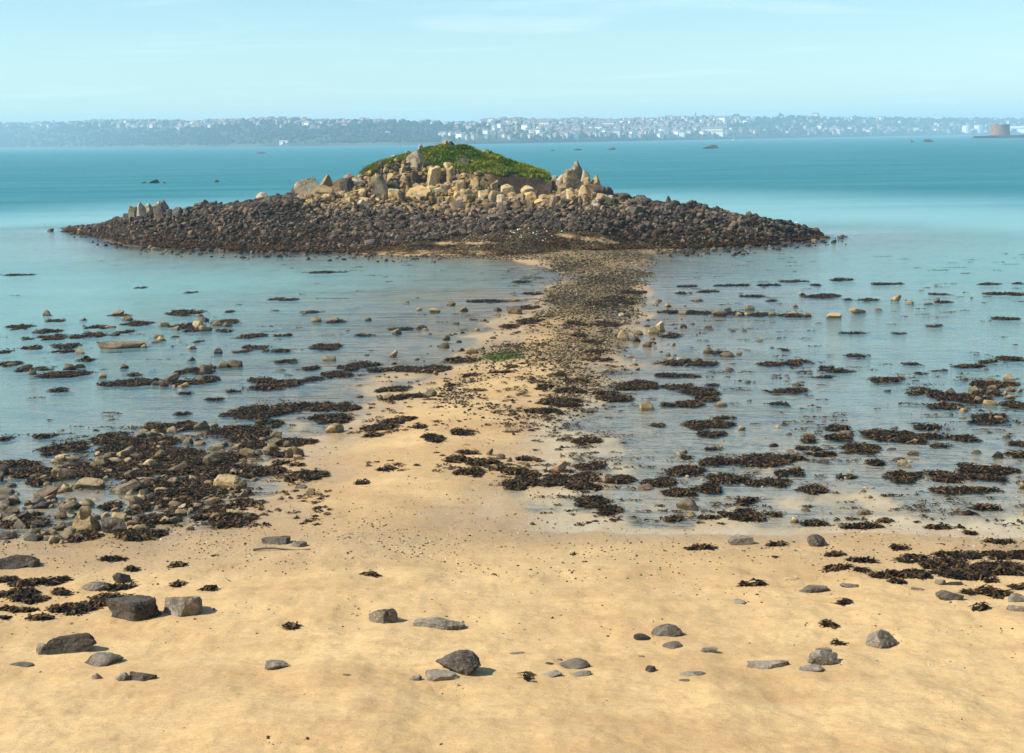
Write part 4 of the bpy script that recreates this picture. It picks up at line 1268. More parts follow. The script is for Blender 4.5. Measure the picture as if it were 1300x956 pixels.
WEED = {
    'A': [(80, 312, 110, 18), (180, 328, 90, 26), (200, 350, 120, 18), (210, 288, 70, 8), (240, 384, 110, 18), (236, 404, 80, 10), (120, 390, 70, 16), (100, 356, 50, 8), (360, 312, 110, 14), (330, 344, 120, 20),
          (515, 298, 100, 18), (470, 330, 60, 14), (700, 258, 130, 20), (450, 268, 80, 6), (866, 254, 40, 8), (700, 308, 110, 18), (850, 292, 110, 14), (740, 322, 90, 14), (840, 326, 60, 10), (940, 346, 120, 14), (1040, 402, 90, 12), (964, 388, 90, 14), (910, 404, 60, 8), (1060, 342, 60, 8),
          (1220, 386, 140, 20), (1170, 256, 90, 10), (1080, 208, 70, 8), (1036, 206, 50, 8), (20, 406, 60, 14), (40, 452, 90, 26), (95, 470, 80, 22), (170, 466, 70, 18), (230, 488, 200, 24), (325, 438, 90, 12),
          (225, 548, 70, 14), (470, 522, 190, 22), (540, 514, 110, 18), (740, 476, 130, 30), (720, 512, 170, 26), (505, 490, 60, 10), (980, 512, 90, 24), (1070, 524, 180, 22), (1000, 540, 110, 16), (1170, 508, 70, 16), (1170, 466, 70, 14), (1075, 440, 80, 14),
          (1260, 494, 100, 22), (1290, 462, 50, 10), (880, 552, 50, 8), (810, 584, 60, 10), (700, 560, 50, 8), (480, 376, 110, 12), (745, 366, 40, 6), (60, 116, 120, 7), (715, 182, 50, 5), (530, 164, 40, 6), (1240, 106, 150, 7), (1260, 292, 70, 8)],
    'B': [(96, 342, 70, 8), (560, 218, 140, 10), (730, 188, 80, 8), (690, 142, 70, 6), (240, 318, 90, 8), (460, 440, 120, 34), (270, 470, 270, 30), (100, 452, 110, 18), (20, 494, 60, 20), (40, 470, 60, 14), (210, 548, 120, 20), (250, 576, 170, 18),
          (1250, 450, 110, 16), (1250, 498, 110, 12), (1240, 542, 120, 16), (1105, 532, 180, 30), (1040, 580, 110, 22), (1010, 562, 100, 14), (890, 512, 90, 32), (860, 554, 110, 24), (840, 594, 150, 30), (770, 538, 60, 18), (830, 490, 60, 24), (990, 434, 60, 16), (950, 404, 70, 14),
          (900, 342, 60, 12), (1250, 256, 90, 10), (1245, 348, 80, 14), (490, 494, 50, 18), (610, 480, 80, 10), (640, 460, 50, 14), (420, 530, 36, 18), (1050, 212, 150, 40), (1100, 180, 90, 26), (980, 226, 110, 26), (700, 240, 90, 26), (720, 290, 100, 22), (1000, 300, 100, 22), (900, 300, 80, 20), (960, 370, 90, 18), (640, 310, 70, 14)],
    'C': [(40, 158, 70, 6), (110, 178, 80, 6), (20, 188, 50, 8), (280, 196, 80, 8), (75, 212, 50, 5), (350, 212, 40, 6), (210, 155, 130, 6), (340, 154, 80, 7), (430, 140, 100, 8), (620, 134, 80, 10), (780, 150, 120, 8), (560, 195, 150, 14), (700, 210, 130, 8), (520, 154, 40, 6), (980, 188, 60, 6), (1000, 218, 60, 8),
          (1170, 150, 90, 6), (1190, 186, 80, 10), (1280, 148, 40, 10), (1270, 188, 80, 14), (1220, 280, 100, 10), (960, 308, 80, 8), (660, 334, 90, 6), (830, 336, 50, 5), (80, 260, 120, 12), (210, 262, 110, 14), (320, 264, 100, 12), (440, 268, 110, 12), (670, 420, 90, 8), (345, 450, 100, 14), (450, 446, 110, 18), (555, 462, 60, 8), (600, 476, 130, 12),
          (560, 500, 80, 5), (780, 510, 130, 18), (870, 450, 60, 8), (410, 398, 30, 6), (415, 550, 150, 14), (40, 500, 80, 10), (30, 538, 60, 20), (80, 560, 130, 30), (110, 584, 80, 22), (40, 606, 80, 20), (60, 448, 150, 24), (160, 408, 60, 10), (130, 530, 50, 8), (380, 600, 60, 8), (915, 486, 40, 8), (1090, 458, 110, 14), (1170, 440, 120, 14), (1250, 432, 100, 16),
          (920, 556, 120, 28), (1060, 580, 190, 36), (1000, 608, 120, 18), (1200, 528, 170, 30), (1280, 602, 80, 34), (1170, 560, 120, 24)],
    'D': [(960, 76, 220, 36), (1090, 58, 150, 26), (1230, 50, 140, 24), (1240, 98, 140, 24), (620, 126, 210, 32), (900, 150, 210, 30), (1000, 120, 100, 20), (230, 206, 160, 36), (50, 275, 170, 22), (140, 296, 160, 28), (180, 330, 130, 28), (440, 172, 170, 40), (580, 190, 170, 54), (430, 215, 130, 44),
          (520, 240, 200, 60), (660, 238, 190, 64), (560, 290, 190, 60), (700, 280, 160, 60), (820, 250, 140, 50), (860, 290, 150, 50), (600, 340, 170, 50), (740, 330, 170, 60), (960, 180, 170, 36), (1120, 186, 140, 22), (980, 300, 150, 50), (900, 230, 110, 40), (1050, 262, 60, 24), (1110, 268, 50, 10), (1150, 312, 130, 36), (640, 392, 200, 44), (760, 376, 150, 44), (420, 430, 80, 24), (600, 470, 140, 30), (800, 452, 150, 36),
          (880, 482, 150, 44), (540, 527, 170, 40), (100, 480, 150, 40), (30, 492, 70, 30), (320, 536, 110, 34), (440, 300, 150, 50), (330, 300, 130, 40), (920, 374, 70, 20), (910, 412, 80, 30), (180, 160, 90, 12), (20, 170, 50, 16), (680, 76, 80, 6), (700, 430, 120, 34), (300, 270, 90, 36), (1060, 226, 110, 40), (520, 440, 90, 30)],
    'E': [(30, 56, 90, 18), (15, 98, 50, 20), (150, 126, 120, 26), (210, 106, 90, 18), (130, 158, 70, 14), (350, 168, 80, 30), (300, 126, 50, 22), (470, 146, 90, 22), (485, 222, 80, 14), (450, 246, 90, 24), (535, 258, 120, 24), (595, 284, 80, 20), (480, 296, 110, 30), (705, 248, 70, 14), (690, 300, 110, 40), (700, 338, 150, 40), (800, 328, 150, 40), (930, 318, 130, 50),
          (1060, 322, 90, 34), (920, 350, 120, 26), (930, 178, 100, 24), (945, 272, 100, 26), (945, 408, 110, 36), (1010, 440, 90, 30), (1200, 334, 120, 30), (1270, 300, 90, 36), (1270, 374, 100, 26), (1250, 474, 80, 14), (90, 336, 50, 14), (780, 68, 140, 26), (840, 36, 140, 28), (1260, 46, 100, 14), (1030, 22, 120, 18), (180, 285, 60, 10), (1200, 122, 50, 10), (250, 95, 70, 18)],
    'F': [(40, 44, 90, 22), (110, 122, 180, 30), (128, 158, 100, 20), (165, 96, 90, 8), (30, 243, 40, 12), (140, 212, 60, 8), (180, 262, 170, 30), (320, 256, 190, 40), (420, 300, 100, 24), (410, 245, 120, 20), (40, 292, 110, 32), (190, 326, 140, 32), (120, 366, 120, 34), (30, 376, 80, 24), (290, 340, 80, 18), (370, 338, 100, 30), (260, 410, 80, 24), (245, 458, 140, 42), (505, 364, 90, 28), (120, 468, 80, 14), (360, 458, 60, 8),
          (505, 490, 90, 16), (690, 502, 140, 20), (790, 480, 60, 14), (600, 136, 90, 22), (500, 180, 60, 14), (600, 172, 90, 24), (780, 152, 180, 34), (820, 176, 190, 32), (680, 212, 150, 34), (950, 166, 110, 16), (1070, 176, 120, 20), (495, 210, 80, 14), (545, 230, 90, 14), (740, 262, 60, 20), (640, 316, 80, 10), (830, 310, 140, 28), (860, 338, 90, 8), (930, 302, 60, 12), (1020, 316, 170, 36), (1160, 290, 200, 44),
          (1190, 325, 120, 20), (1050, 368, 180, 26), (1160, 366, 100, 14), (1160, 432, 110, 16), (1100, 452, 50, 10), (950, 125, 110, 18), (980, 200, 80, 10), (1280, 190, 60, 24), (1280, 232, 90, 18), (1170, 105, 130, 16), (1170, 85, 120, 20), (990, 50, 100, 18), (1270, 44, 100, 28), (1000, 503, 120, 7)],
    'G': [(30, 226, 60, 28), (110, 240, 120, 28), (215, 234, 110, 28), (60, 280, 120, 40), (110, 300, 120, 36), (240, 270, 70, 24), (20, 370, 40, 18), (70, 340, 140, 14), (150, 368, 100, 14), (280, 338, 180, 40), (370, 318, 130, 30), (410, 290, 180, 20), (430, 258, 120, 24), (664, 174, 50, 16), (668, 246, 44, 10), (784, 260, 50, 10), (495, 188, 50, 6), (430, 150, 90, 10), (1110, 404, 60, 9)],
    'H': [(140, 208, 100, 16), (710, 590, 50, 10)],
    'I': [(890, 148, 150, 28), (1020, 132, 150, 26), (1150, 136, 170, 28), (1010, 172, 170, 36), (1060, 200, 200, 50), (1180, 186, 190, 50), (850, 208, 190, 28), (780, 212, 110, 18), (1280, 136, 80, 40), (1270, 180, 80, 40), (1190, 276, 90, 34), (1110, 276, 90, 9), (1280, 254, 80, 20), (820, 234, 50, 9), (590, 184, 110, 16), (690, 156, 90, 12), (690, 190, 40, 6), (585, 132, 70, 9), (75, 108, 100, 12), (270, 244, 100, 7), (370, 94, 60, 6), (835, 108, 60, 8), (1205, 84, 90, 10), (1100, 52, 40, 8), (620, 312, 34, 16), (598, 466, 40, 12), (1136, 334, 40, 12), (560, 394, 50, 8), (1180, 232, 50, 9)],
}
WZ = dict(A='in the far left shallows', B='beside the sandbar neck', C='in the far right shallows', D='along the left rocky shore', E='on the lower sandbar',
          F='on the right wet flats', G='on dry sand at left edge', H='on open dry middle sand', I='on dry sand at right')
sd_ = 1000
for reg, lst in WEED.items():
    x0, y0 = REG[reg]
    big = sorted([q for q in lst if q[2] >= (120 if reg not in 'GHI' else 80)])
    for q in sorted(lst):
        sd_ += 1
        V, Fl, T, org = weed_patch(x0 + q[0] / SC, y0 + q[1] / SC, q[2] / SC, q[3] / SC * (1.3 if reg in 'DI' else 1.0), sd_)
        o = link('seaweed_clump', mesh_np('seaweed_clump', V, Fl, True, None, {'tint': T}), M_WEED)
        o.location = org
        if q in big:
            i = big.index(q)
            shape = 'long thin' if q[2] > 7 * q[3] else ('thick broad' if q[3] >= 30 else 'ragged broad')
            num = ORD[i] if i < 16 else ([x.replace('leftmost', 'rightmost').replace('left', 'right') for x in ORD] + ['middlemost'] * 9)[min(len(big) - 1 - i, 16)]
            tag(o, f'{shape} seaweed mat, {num} of wide ones {WZ[reg]}', 'seaweed', 'seaweed ' + WZ[reg])
        else:
            tag(o, f'small dark seaweed clump {WZ[reg]}', 'seaweed', 'seaweed ' + WZ[reg])

# loose scraps too many to count
Vs, Fs, Ts, nb = [], [], [], 0
rg = np.random.default_rng(99)
qx = np.concatenate([rg.uniform(-30, 640, 150), rg.uniform(820, 1330, 260), rg.uniform(640, 1320, 620), rg.uniform(440, 760, 460), rg.uniform(640, 800, 420), rg.uniform(60, 420, 380), rg.uniform(-20, 1320, 60)])
qy = np.concatenate([rg.uniform(325, 560, 150), rg.uniform(322, 480, 260), rg.uniform(470, 668, 620), rg.uniform(470, 600, 460), rg.uniform(340, 480, 420), rg.uniform(540, 670, 380), rg.uniform(690, 900, 60)])
keep = vnoise(qx * 0.012, qy * 0.03, None, 77) + rg.uniform(-.5, .5, len(qx)) > -0.1
qx, qy = qx[keep], qy[keep]
P = at_plane(qx, qy, 0.0)
zz = ground_fields(P[:, 0].copy(), P[:, 1].copy())[0]
for i in range(len(qx)):
    D = P[i, 1]
    a = (0.05 + 0.25 * rg.random() ** 2.5) * (0.6 + D / 90)
    awash = zz[i] < 0
    dd_ = ray(qx[i], qy[i])
    zc = max(zz[i], -0.004)
    q = CAM + dd_ * ((zc - CAMH) / dd_[2])
    n = int(np.clip(6 + a * 30, 6, 22))
    V2, F2, T2 = fronds(q[0], q[1], a * (2.2 if awash else 1), a * (0.5 if awash else 0.9), n, lambda x, y, rel: zc + 0.02 * rel, rg, 0.12 * (1 + D / 90))
    Vs.append(V2); Fs.append(F2 + nb); Ts.append(T2); nb += len(V2)
o = link('seaweed_scraps', mesh_np('seaweed_scraps', np.concatenate(Vs), [np.concatenate(Fs)], True, None, {'tint': np.concatenate(Ts)}), M_WEED)
tag(o, 'loose scraps of dark seaweed strewn over flats and sandbar', 'seaweed', kind='stuff')

# weed draped over the lowest stones of the islet
rw = random.Random(8)
Vs, Fs, Ts, nb = [], [], [], 0
for k in range(900):
    j = rw.randrange(8, ncI - 4)
    r = r_f + 0.2 + 13 * rw.random() ** 1.8
    q = isl_point(r, j + rw.random() * .9)
    V2, F2, T2 = fronds(q[0], q[1], 0.55, 0.4, 16, lambda x, y, rel: q[2] + 0.12 + 0.16 * rel, rg, 0.4)
    V2[:, 0:2] += (V2[:, 0:2] - q[:2]) * 0.2
    Vs.append(V2); Fs.append(F2 + nb); Ts.append(T2 * [1.9, 1.7, 1.5]); nb += len(V2)
o = link('weed_fringe', mesh_np('weed_fringe', np.concatenate(Vs), [np.concatenate(Fs)], True, None, {'tint': np.concatenate(Ts)}), M_WEED)
tag(o, 'brown seaweed draped over the lowest stones round the islet', 'seaweed', kind='stuff')

# bright green algae by the bend
p = hit(430 + 605 / SC, 310 + 424 / SC)
V2, F2, T2 = fronds(p[0], p[1], 1.0, 1.5, 500, lambda x, y, rel: p[2] + 0.03 * rel, rg, 0.2)
T2 = np.repeat([[0.05, 0.095, 0.02]], len(T2), 0) * rg.uniform(0.6, 1.3, (len(T2), 1))
V2[:, 2] = np.maximum(ground_fields(V2[:, 0].copy(), V2[:, 1].copy())[0], 0) + 0.02 + rg.random(len(V2)) * 0.04
o = link('green_algae', mesh_np('green_algae', V2, [F2], True, None, {'tint': T2}), M_GRASSBLADE)
tag(o, 'bright green algae patch on the sandbar edge', 'algae', kind='stuff')

# ------------------------------------------------------------------ turf on the islet
rg = np.random.default_rng(5)
tur = np.argwhere((ZI > 1.9) & (np.arange(nrI)[:, None] < nrI - 8))
nb_t = 15000
pick = tur[rg.integers(0, len(tur), nb_t)]
pick = pick.astype(float) + rg.random((nb_t, 2)) * 0.98
PT = np.array([isl_point(r, c) for r, c in pick])
clump = fbm(PT[:, 0] * 0.55, PT[:, 1] * 0.55, oct=3, seed=61)
Vs = np.zeros((nb_t * 5, 4, 3))
base = np.repeat(PT, 5, 0) + np.concatenate([rg.normal(0, .12, (nb_t * 5, 2)), np.zeros((nb_t * 5, 1))], 1)
hgt = np.repeat(0.12 + 0.17 * np.clip(clump + .3, 0, 1), 5) * rg.uniform(.6, 1.3, nb_t * 5)
yaw = rg.uniform(0, 6.28, nb_t * 5)
wd = rg.uniform(.03, .075, nb_t * 5)
ln = rg.normal(0, .14, (nb_t * 5, 2))
dxy = np.stack([np.cos(yaw), np.sin(yaw)], -1) * wd[:, None]
Vs[:, 0, :2] = base[:, :2] - dxy; Vs[:, 1, :2] = base[:, :2] + dxy
Vs[:, 2, :2] = base[:, :2] + dxy * .35 + ln; Vs[:, 3, :2] = base[:, :2] - dxy * .35 + ln
Vs[:, 0, 2] = Vs[:, 1, 2] = base[:, 2] - .05
Vs[:, 2, 2] = Vs[:, 3, 2] = base[:, 2] + hgt
cl5 = np.repeat(clump, 5)
gcol = np.stack([0.15 + 0.10 * np.clip(cl5 + .1, -.6, 1), 0.185 + 0.06 * np.clip(cl5 + .1, -.6, 1), 0.024 + 0.01 * np.clip(cl5, -.6, 1)], -1) * np.array([1.05, 1.15, 0.85]) * rg.uniform(.72, 1.3, (nb_t * 5, 1))
dry = rg.random(nb_t * 5) < (0.06 + 0.25 * (np.repeat(PT[:, 0], 5) < -8))
gcol[dry] = np.array([0.26, 0.20, 0.07]) * rg.uniform(.7, 1.2, (dry.sum(), 1))
o = link('grass', mesh_np('grass', Vs.reshape(-1, 3), [np.arange(nb_t * 20).reshape(-1, 4)], False, None, {'tint': np.repeat(gcol, 4, 0)}), M_GRASSBLADE)
tag(o, 'green turf covering the top of the islet', 'grass', kind='stuff')

# ------------------------------------------------------------------ gulls
def gull(px, py, rz, lab):
    p = hit(px, py)
    root = empty('gull', (p[0], p[1], p[2]), lab, 'gull', rz)
    st_ = [(-0.34, .30, .008), (-0.26, .31, .03), (-0.14, .30, .075), (0.0, .29, .10), (0.12, .31, .09), (0.18, .37, .055), (0.21, .43, .05), (0.26, .47, .055), (0.31, .47, .04), (0.33, .465, .018), (0.40, .45, .004)]
    V, Fq = [], []
    for x, z, r_ in st_:
        for k in range(10):
            t = 2 * math.pi * k / 10
            V.append((x, math.cos(t) * r_, z + math.sin(t) * r_ * (1.0)))
    for i in range(len(st_) - 1):
        for k in range(10):
            Fq.append([i * 10 + k, i * 10 + (k + 1) % 10, (i + 1) * 10 + (k + 1) % 10, (i + 1) * 10 + k])
    link('body', mesh_np('body', np.array(V) * 1.15, [np.array(Fq)]), M_WHITE, root)
    for s in (-1, 1):
        bm = bmesh.new()
        bmesh.ops.create_cone(bm, segments=6, radius1=.012, radius2=.016, depth=.26, matrix=Matrix.Translation((0.0, s * .05, .12)))
        me = bpy.data.meshes.new('leg'); bm.to_mesh(me); bm.free()
        link('leg', me, M_BEAK, root)
    return root


gull(466, 208, R(200), 'white gull standing on the left turf skyline of the islet')
gull(1009, 285, R(30), 'white gull standing near the right tip of the islet')

# ------------------------------------------------------------------ skerries
for px, py, w, h, lab in [
    (196, 232.5, 16, 5, 'low dark skerry with a peak in the left open sea'), (183, 232.6, 8, 2.4, 'flat dark ledge left of the peaked skerry'), (208, 232.6, 6, 2.4, 'tiny rock right of the peaked skerry'),
    (274, 231.2, 8, 3.2, 'small lone dark rock in open sea right of the peaked skerry'), (333, 194.8, 14, 2.2, 'thin far skerry near the left far shore'),
    (702, 191.3, 7, 1.4, 'leftmost thin far skerry right of the islet summit'), (734, 190.6, 12, 2.0, 'middle thin far skerry right of the islet summit'), (777, 190.0, 14, 3, 'dark far skerry rightmost of three beyond the islet'),
    (903, 188.4, 26, 5, 'broad dark skerry below the white yacht'), (1158, 180.4, 4, 2.8, 'tiny dark rock left of the right hand far skerry'), (1179, 180.2, 14, 4, 'small brown skerry left of the tower islet')]:
    p = at_plane(px, py)
    m = p[1] / FP
    o = link('skerry', proto(None, 300 + int(px) % 9, M_APRON, 4))
    o.scale = (w * m / 2, w * m * 0.35, h * m * 0.85)
    o.location = (p[0], p[1], h * m * 0.1)
    o.rotation_euler = (0, 0, random.uniform(-.2, .2))
    tag(o, lab, 'skerry')

# ------------------------------------------------------------------ far coast
HK = [-300, 0, 150, 300, 450, 600, 750, 900, 1050, 1200, 1350, 1600]
DWK = [6200, 5600, 4200, 3350, 3050, 3000, 3300, 4000, 4700, 5500, 6000, 6200]
HTK = [157, 157.5, 156, 154, 155, 157.5, 154.5, 152, 151, 152, 153, 153]
hs = np.arange(-300, 1601, 3.0)
hD = np.interp(hs, HK, DWK)
hD = np.convolve(np.pad(hD, 20, 'edge'), np.ones(41) / 41, 'valid')
hy = np.interp(hs, HK, HTK) + 1.4 * fbm(hs * 0.012, hs * 0, oct=4, seed=71)
run = 0.2 * hD
Pw = at_dist(hs, np.full(len(hs), 200.0), hD)
Pw[:, 2] = 0
Ptop = at_dist(hs, hy, hD + run)
prof = [(-0.04, -6), (-0.001, -6), (0.0, 2.0), (0.015, 6.0)]
hrows = []
for f, z in prof:
    q = Pw * (1 - f) + Ptop * f
    q[:, 2] = z
    hrows.append(q)
NH = 30
for k in range(1, NH + 1):
    f = k / NH
    q = Pw * (1 - f) + Ptop * f
    q[:, 2] = 6 + (Ptop[:, 2] - 6) * (1 - (1 - f) ** 1.5) + 5 * fbm(q[:, 0] * .004, q[:, 1] * .004, oct=4, seed=73) * math.sin(f * math.pi) * 1.6
    hrows.append(q)
for f, zf in ((1.15, .9), (1.6, .4), (2.0, -.1)):
    q = Pw * (1 - f) + Ptop * f
    q[:, 2] = Ptop[:, 2] * zf
    hrows.append(q)
HV = np.array(hrows)


def far_hill_material():
    t = NT('far_fields_and_woods')
    n = t.noise(t.pos(), 0.008, 5, 0.6, 0.3)
    m = t.noise(t.pos(), 0.03, 3, 0.6)
    c = t.mix(t.ramp(n, 0.42, 0.58), (0.035, 0.05, 0.03), (0.075, 0.10, 0.05))
    c = t.mix(t.ramp(m, 0.55, 0.7, 0, 0.5), c, (0.13, 0.12, 0.08))
    return t.pbsdf(c, 0.95, None, 0.05)


hill = link('far_hills', mesh_np('far_hills', HV.reshape(-1, 3), [grid_faces(HV.shape[0], HV.shape[1])]), far_hill_material())
tag(hill, kind='structure')


def hill_point(px, f):
    c = (px + 300) / 3.0
    j = int(np.clip(c, 0, len(hs) - 2))
    r = 3 + f * NH
    i = int(np.clip(r, 0, HV.shape[0] - 2))
    fr, fc = r - i, c - j
    return (HV[i, j] * (1 - fr) + HV[i + 1, j] * fr) * (1 - fc) + (HV[i, j + 1] * (1 - fr) + HV[i + 1, j + 1] * fr) * fc


# woods over the hills
rg = np.random.default_rng(17)
items = []
Vi, Fi = ico(1)
blobs = []
for i in range(6):
    v = Vi * (1 + 0.35 * vnoise(Vi[:, 0] * 1.7 + i * 9, Vi[:, 1] * 1.7, Vi[:, 2] * 1.7, 80 + i)[:, None])
    blobs.append((v, Fi))
for k in range(15000):
    px = rg.uniform(-280, 1580)
    f = rg.random() * 1.02 if px > 560 else rg.random() ** 1.5 * 1.02
    wood = vnoise(px * .02, f * 4, None, 90) + (0.5 if f > 0.93 else 0) + (0.35 if px < 560 else (-0.45 if px < 985 else -0.1))
    if rg.random() > 0.45 + 0.5 * wood:
        continue
    p = hill_point(px, f)
    D = p[1]
    s = rg.uniform(2.6, 6.5 if not 560 < px < 985 else 5.5) * (0.7 + D / 9000)
    v = rg.uniform(.55, 1.3)
    items.append((p + [0, 0, s * .55], (s, s, s * rg.uniform(.7, 1.1)), (0.036 * v, 0.047 * v, 0.034 * v)))
V, Fc, T = scatter_mesh(items, 1, blobs)
o = link('far_woodland', mesh_np('far_woodland', V, [Fc], False, None, {'tint': T}), M_WOOD)
tag(o, 'woods and hedges covering the far coast hills', 'woodland', kind='stuff')

# houses
WALLS = [plain('white_render', (0.88, 0.87, 0.82), 0.8, .03), plain('cream_render', (0.84, 0.76, 0.60), 0.8, .04), plain('grey_render', (0.5, 0.48, 0.46), 0.8, .05), plain('pink_render', (0.66, 0.52, 0.44), .8, .05)]
ROOFS = [plain('slate_roof', (0.16, 0.16, 0.18), .7, .1), plain('clay_roof', (0.34, 0.2, 0.14), .8, .1)]


def house_arrays(w, d, h, rh):
    V = np.array([(-w, -d, -6), (w, -d, -6), (w, d, -6), (-w, d, -6), (-w, -d, h), (w, -d, h), (w, d, h), (-w, d, h),
                  (-w * .98, 0, h + rh), (w * .98, 0, h + rh),
                  (-w * 1.04, -d * 1.08, h - .15), (w * 1.04, -d * 1.08, h - .15), (w * 1.04, d * 1.08, h - .15), (-w * 1.04, d * 1.08, h - .15), (-w * 1.04, 0, h + rh + .25), (w * 1.04, 0, h + rh + .25)], float)
    walls = [(0, 1, 5, 4), (1, 2, 6, 5), (2, 3, 7, 6), (3, 0, 4, 7)]
    gab = [(4, 8, 7), (5, 6, 9)]
    roof = [(10, 11, 15, 14), (12, 13, 14, 15)]
    return V, walls, gab, roof


HOUSE = []
for i, (w, d, h, rh) in enumerate([(5, 4, 5.5, 2.6), (7, 4.5, 6, 3), (9, 5, 8, 3), (6, 4, 8, 2.5), (14, 6, 8, 3), (4.5, 4, 4.5, 2.6)]):
    for wi in range(4):
        V, wl, gb, rf = house_arrays(w, d, h, rh)
        me = mesh_np('house', V, [np.array(wl), np.array(rf), np.array(gb)], False)
        me.materials.append(WALLS[wi]); me.materials.append(ROOFS[(i + wi) % 4 == 1])
        me.polygons.foreach_set('material_index', np.array([0] * 4 + [1] * 2 + [0] * 2, np.int32))
        HOUSE.append(me)
rgh = random.Random(3)


def house_spot():
    v = rgh.random()
    if v < 0.60:
        px = rgh.triangular(555, 985, 760); f = rgh.uniform(.04, .9) ** 1.1
    elif v < 0.76:
        px = rgh.uniform(985, 1330); f = rgh.choice([rgh.uniform(.03, .3), rgh.uniform(.03, .3), rgh.uniform(.3, .95)])
    elif v < 0.92:
        px = rgh.uniform(90, 440); f = rgh.uniform(.55, 1.0)
    else:
        px = rgh.uniform(-40, 560); f = rgh.uniform(.7, 1.0)
    return px, f


for k in range(285):
    px, f = house_spot()
    p = hill_point(px, f)
    o = link('house', rgh.choice([HOUSE[i] for i in ((0, 4, 8, 12, 20, 1, 5, 9, 13, 16, 2, 6, 3, 7, 21, 22) if px > 540 else (0, 4, 20, 1, 21, 22, 2))]))
    o.location = (p[0], p[1], p[2] + 1.6)
    s = rgh.uniform(.75, 1.2) * (0.75 + p[1] / 11000)
    o.scale = (s, s, s * rgh.uniform(.85, 1.15))
    o.rotation_euler = (0, 0, math.atan2(-p[0], p[1]) + rgh.uniform(-1.15, -.15))
    grp = 'houses of the far town' if 555 < px < 985 else ('houses of the far left hills' if px <= 555 else 'houses of the far right coast')
    lab = {'houses of the far town': 'tiny pale house packed in the dense far hillside town', 'houses of the far left hills': 'tiny pale house scattered among woods on far left hills',
           'houses of the far right coast': 'tiny pale house strung along the far right coast'}[grp]
    tag(o, lab, 'house', grp)
Vs, Fs, Ts, nb = [], [], [], 0
tri = []
for k in range(900):
    px, f = house_spot()
    p = hill_point(px, f)
    V, wl, gb, rf = house_arrays(rgh.uniform(3, 7), 4, rgh.uniform(4, 8), 2.5)
    a_ = math.atan2(-p[0], p[1]) + rgh.uniform(-1.2, -.1)
    V = V * (0.75 + p[1] / 11000)
    V[:, :2] = np.stack([V[:, 0] * math.cos(a_) - V[:, 1] * math.sin(a_), V[:, 0] * math.sin(a_) + V[:, 1] * math.cos(a_)], -1)
    col = rgh.choice([(.70, .66, .58), (.5, .45, .36), (.36, .34, .32), (.28, .25, .22), (.4, .3, .24)])
    T = np.repeat([col], 16, 0)
    T[10:] = rgh.choice([(.15, .15, .17), (.2, .18, .17), (.32, .2, .14)])
    Vs.append(V + p + [0, 0, 1.5]); Fs += [[nb + q for q in r_] for r_ in wl + rf]; tri += [[nb + q for q in r_] for r_ in gb]; Ts.append(T); nb += 16
o = link('far_town', mesh_np('far_town', np.concatenate(Vs), [np.array(Fs), np.array(tri)], False, None, {'tint': np.concatenate(Ts)}), tint_mat('far_town_walls', .8, False, .1, .1))
tag(o, 'mass of smaller roofs and walls filling the far town', 'town', kind='stuff')


def box_mesh(name, dims, off=(0, 0, 0)):
    bm = bmesh.new()
    bmesh.ops.create_cube(bm, size=1, matrix=Matrix.Translation(off) @ Matrix.Diagonal((*dims, 1)))
    bmesh.ops.bevel(bm, geom=bm.edges[:], offset=min(dims) * .03, segments=1, affect='EDGES')
    me = bpy.data.meshes.new(name); bm.to_mesh(me); bm.free()
    return me


def cyl_mesh(name, r1, r2, z0, z1, seg=24, sx_=1.0):
    bm = bmesh.new()
    bmesh.ops.create_cone(bm, cap_ends=True, segments=seg, radius1=r1, radius2=r2, depth=z1 - z0, matrix=Matrix.Diagonal((sx_, 1, 1, 1)) @ Matrix.Translation((0, 0, (z0 + z1) / 2)))
    me = bpy.data.meshes.new(name); bm.to_mesh(me); bm.free()
    return me


M_WINDOW = plain('dark_window', (0.04, 0.05, 0.06), .3, .05)


def far_block(name, px, f, w, h, d, lab, mat, cat='building', flat=False):
    p = hill_point(px, f)
    root = empty(name, (p[0], p[1], p[2]), lab, cat, math.atan2(-p[0], p[1]) - 0.45)
    link('wall', box_mesh('wall', (w, d, h + 8), (0, 0, h / 2 - 4)), mat, root)
    if flat:
        link('roof', box_mesh('roof', (w * 1.02, d * 1.02, .8), (0, 0, h + .41)), ROOFS[0], root)
    else:
        V = np.array([(-w * .52, -d * .55, h), (w * .52, -d * .55, h), (w * .52, d * .55, h), (-w * .52, d * .55, h), (-w * .45, 0, h + d * .4), (w * .45, 0, h + d * .4)])
        link('roof', mesh_np('roof', V + [0, 0, .02], [np.array([(0, 1, 5, 4), (2, 3, 4, 5)]), np.array([(0, 4, 3), (1, 2, 5)])], False), ROOFS[0], root)
    nwin = max(3, int(w / 5))
    for k in range(nwin):
        link('window', box_mesh('window', (w / nwin * .45, .3, h * .3), ((k + .5) * w / nwin - w / 2, -d / 2 - .1, h * .55)), M_WINDOW, root)
    return root


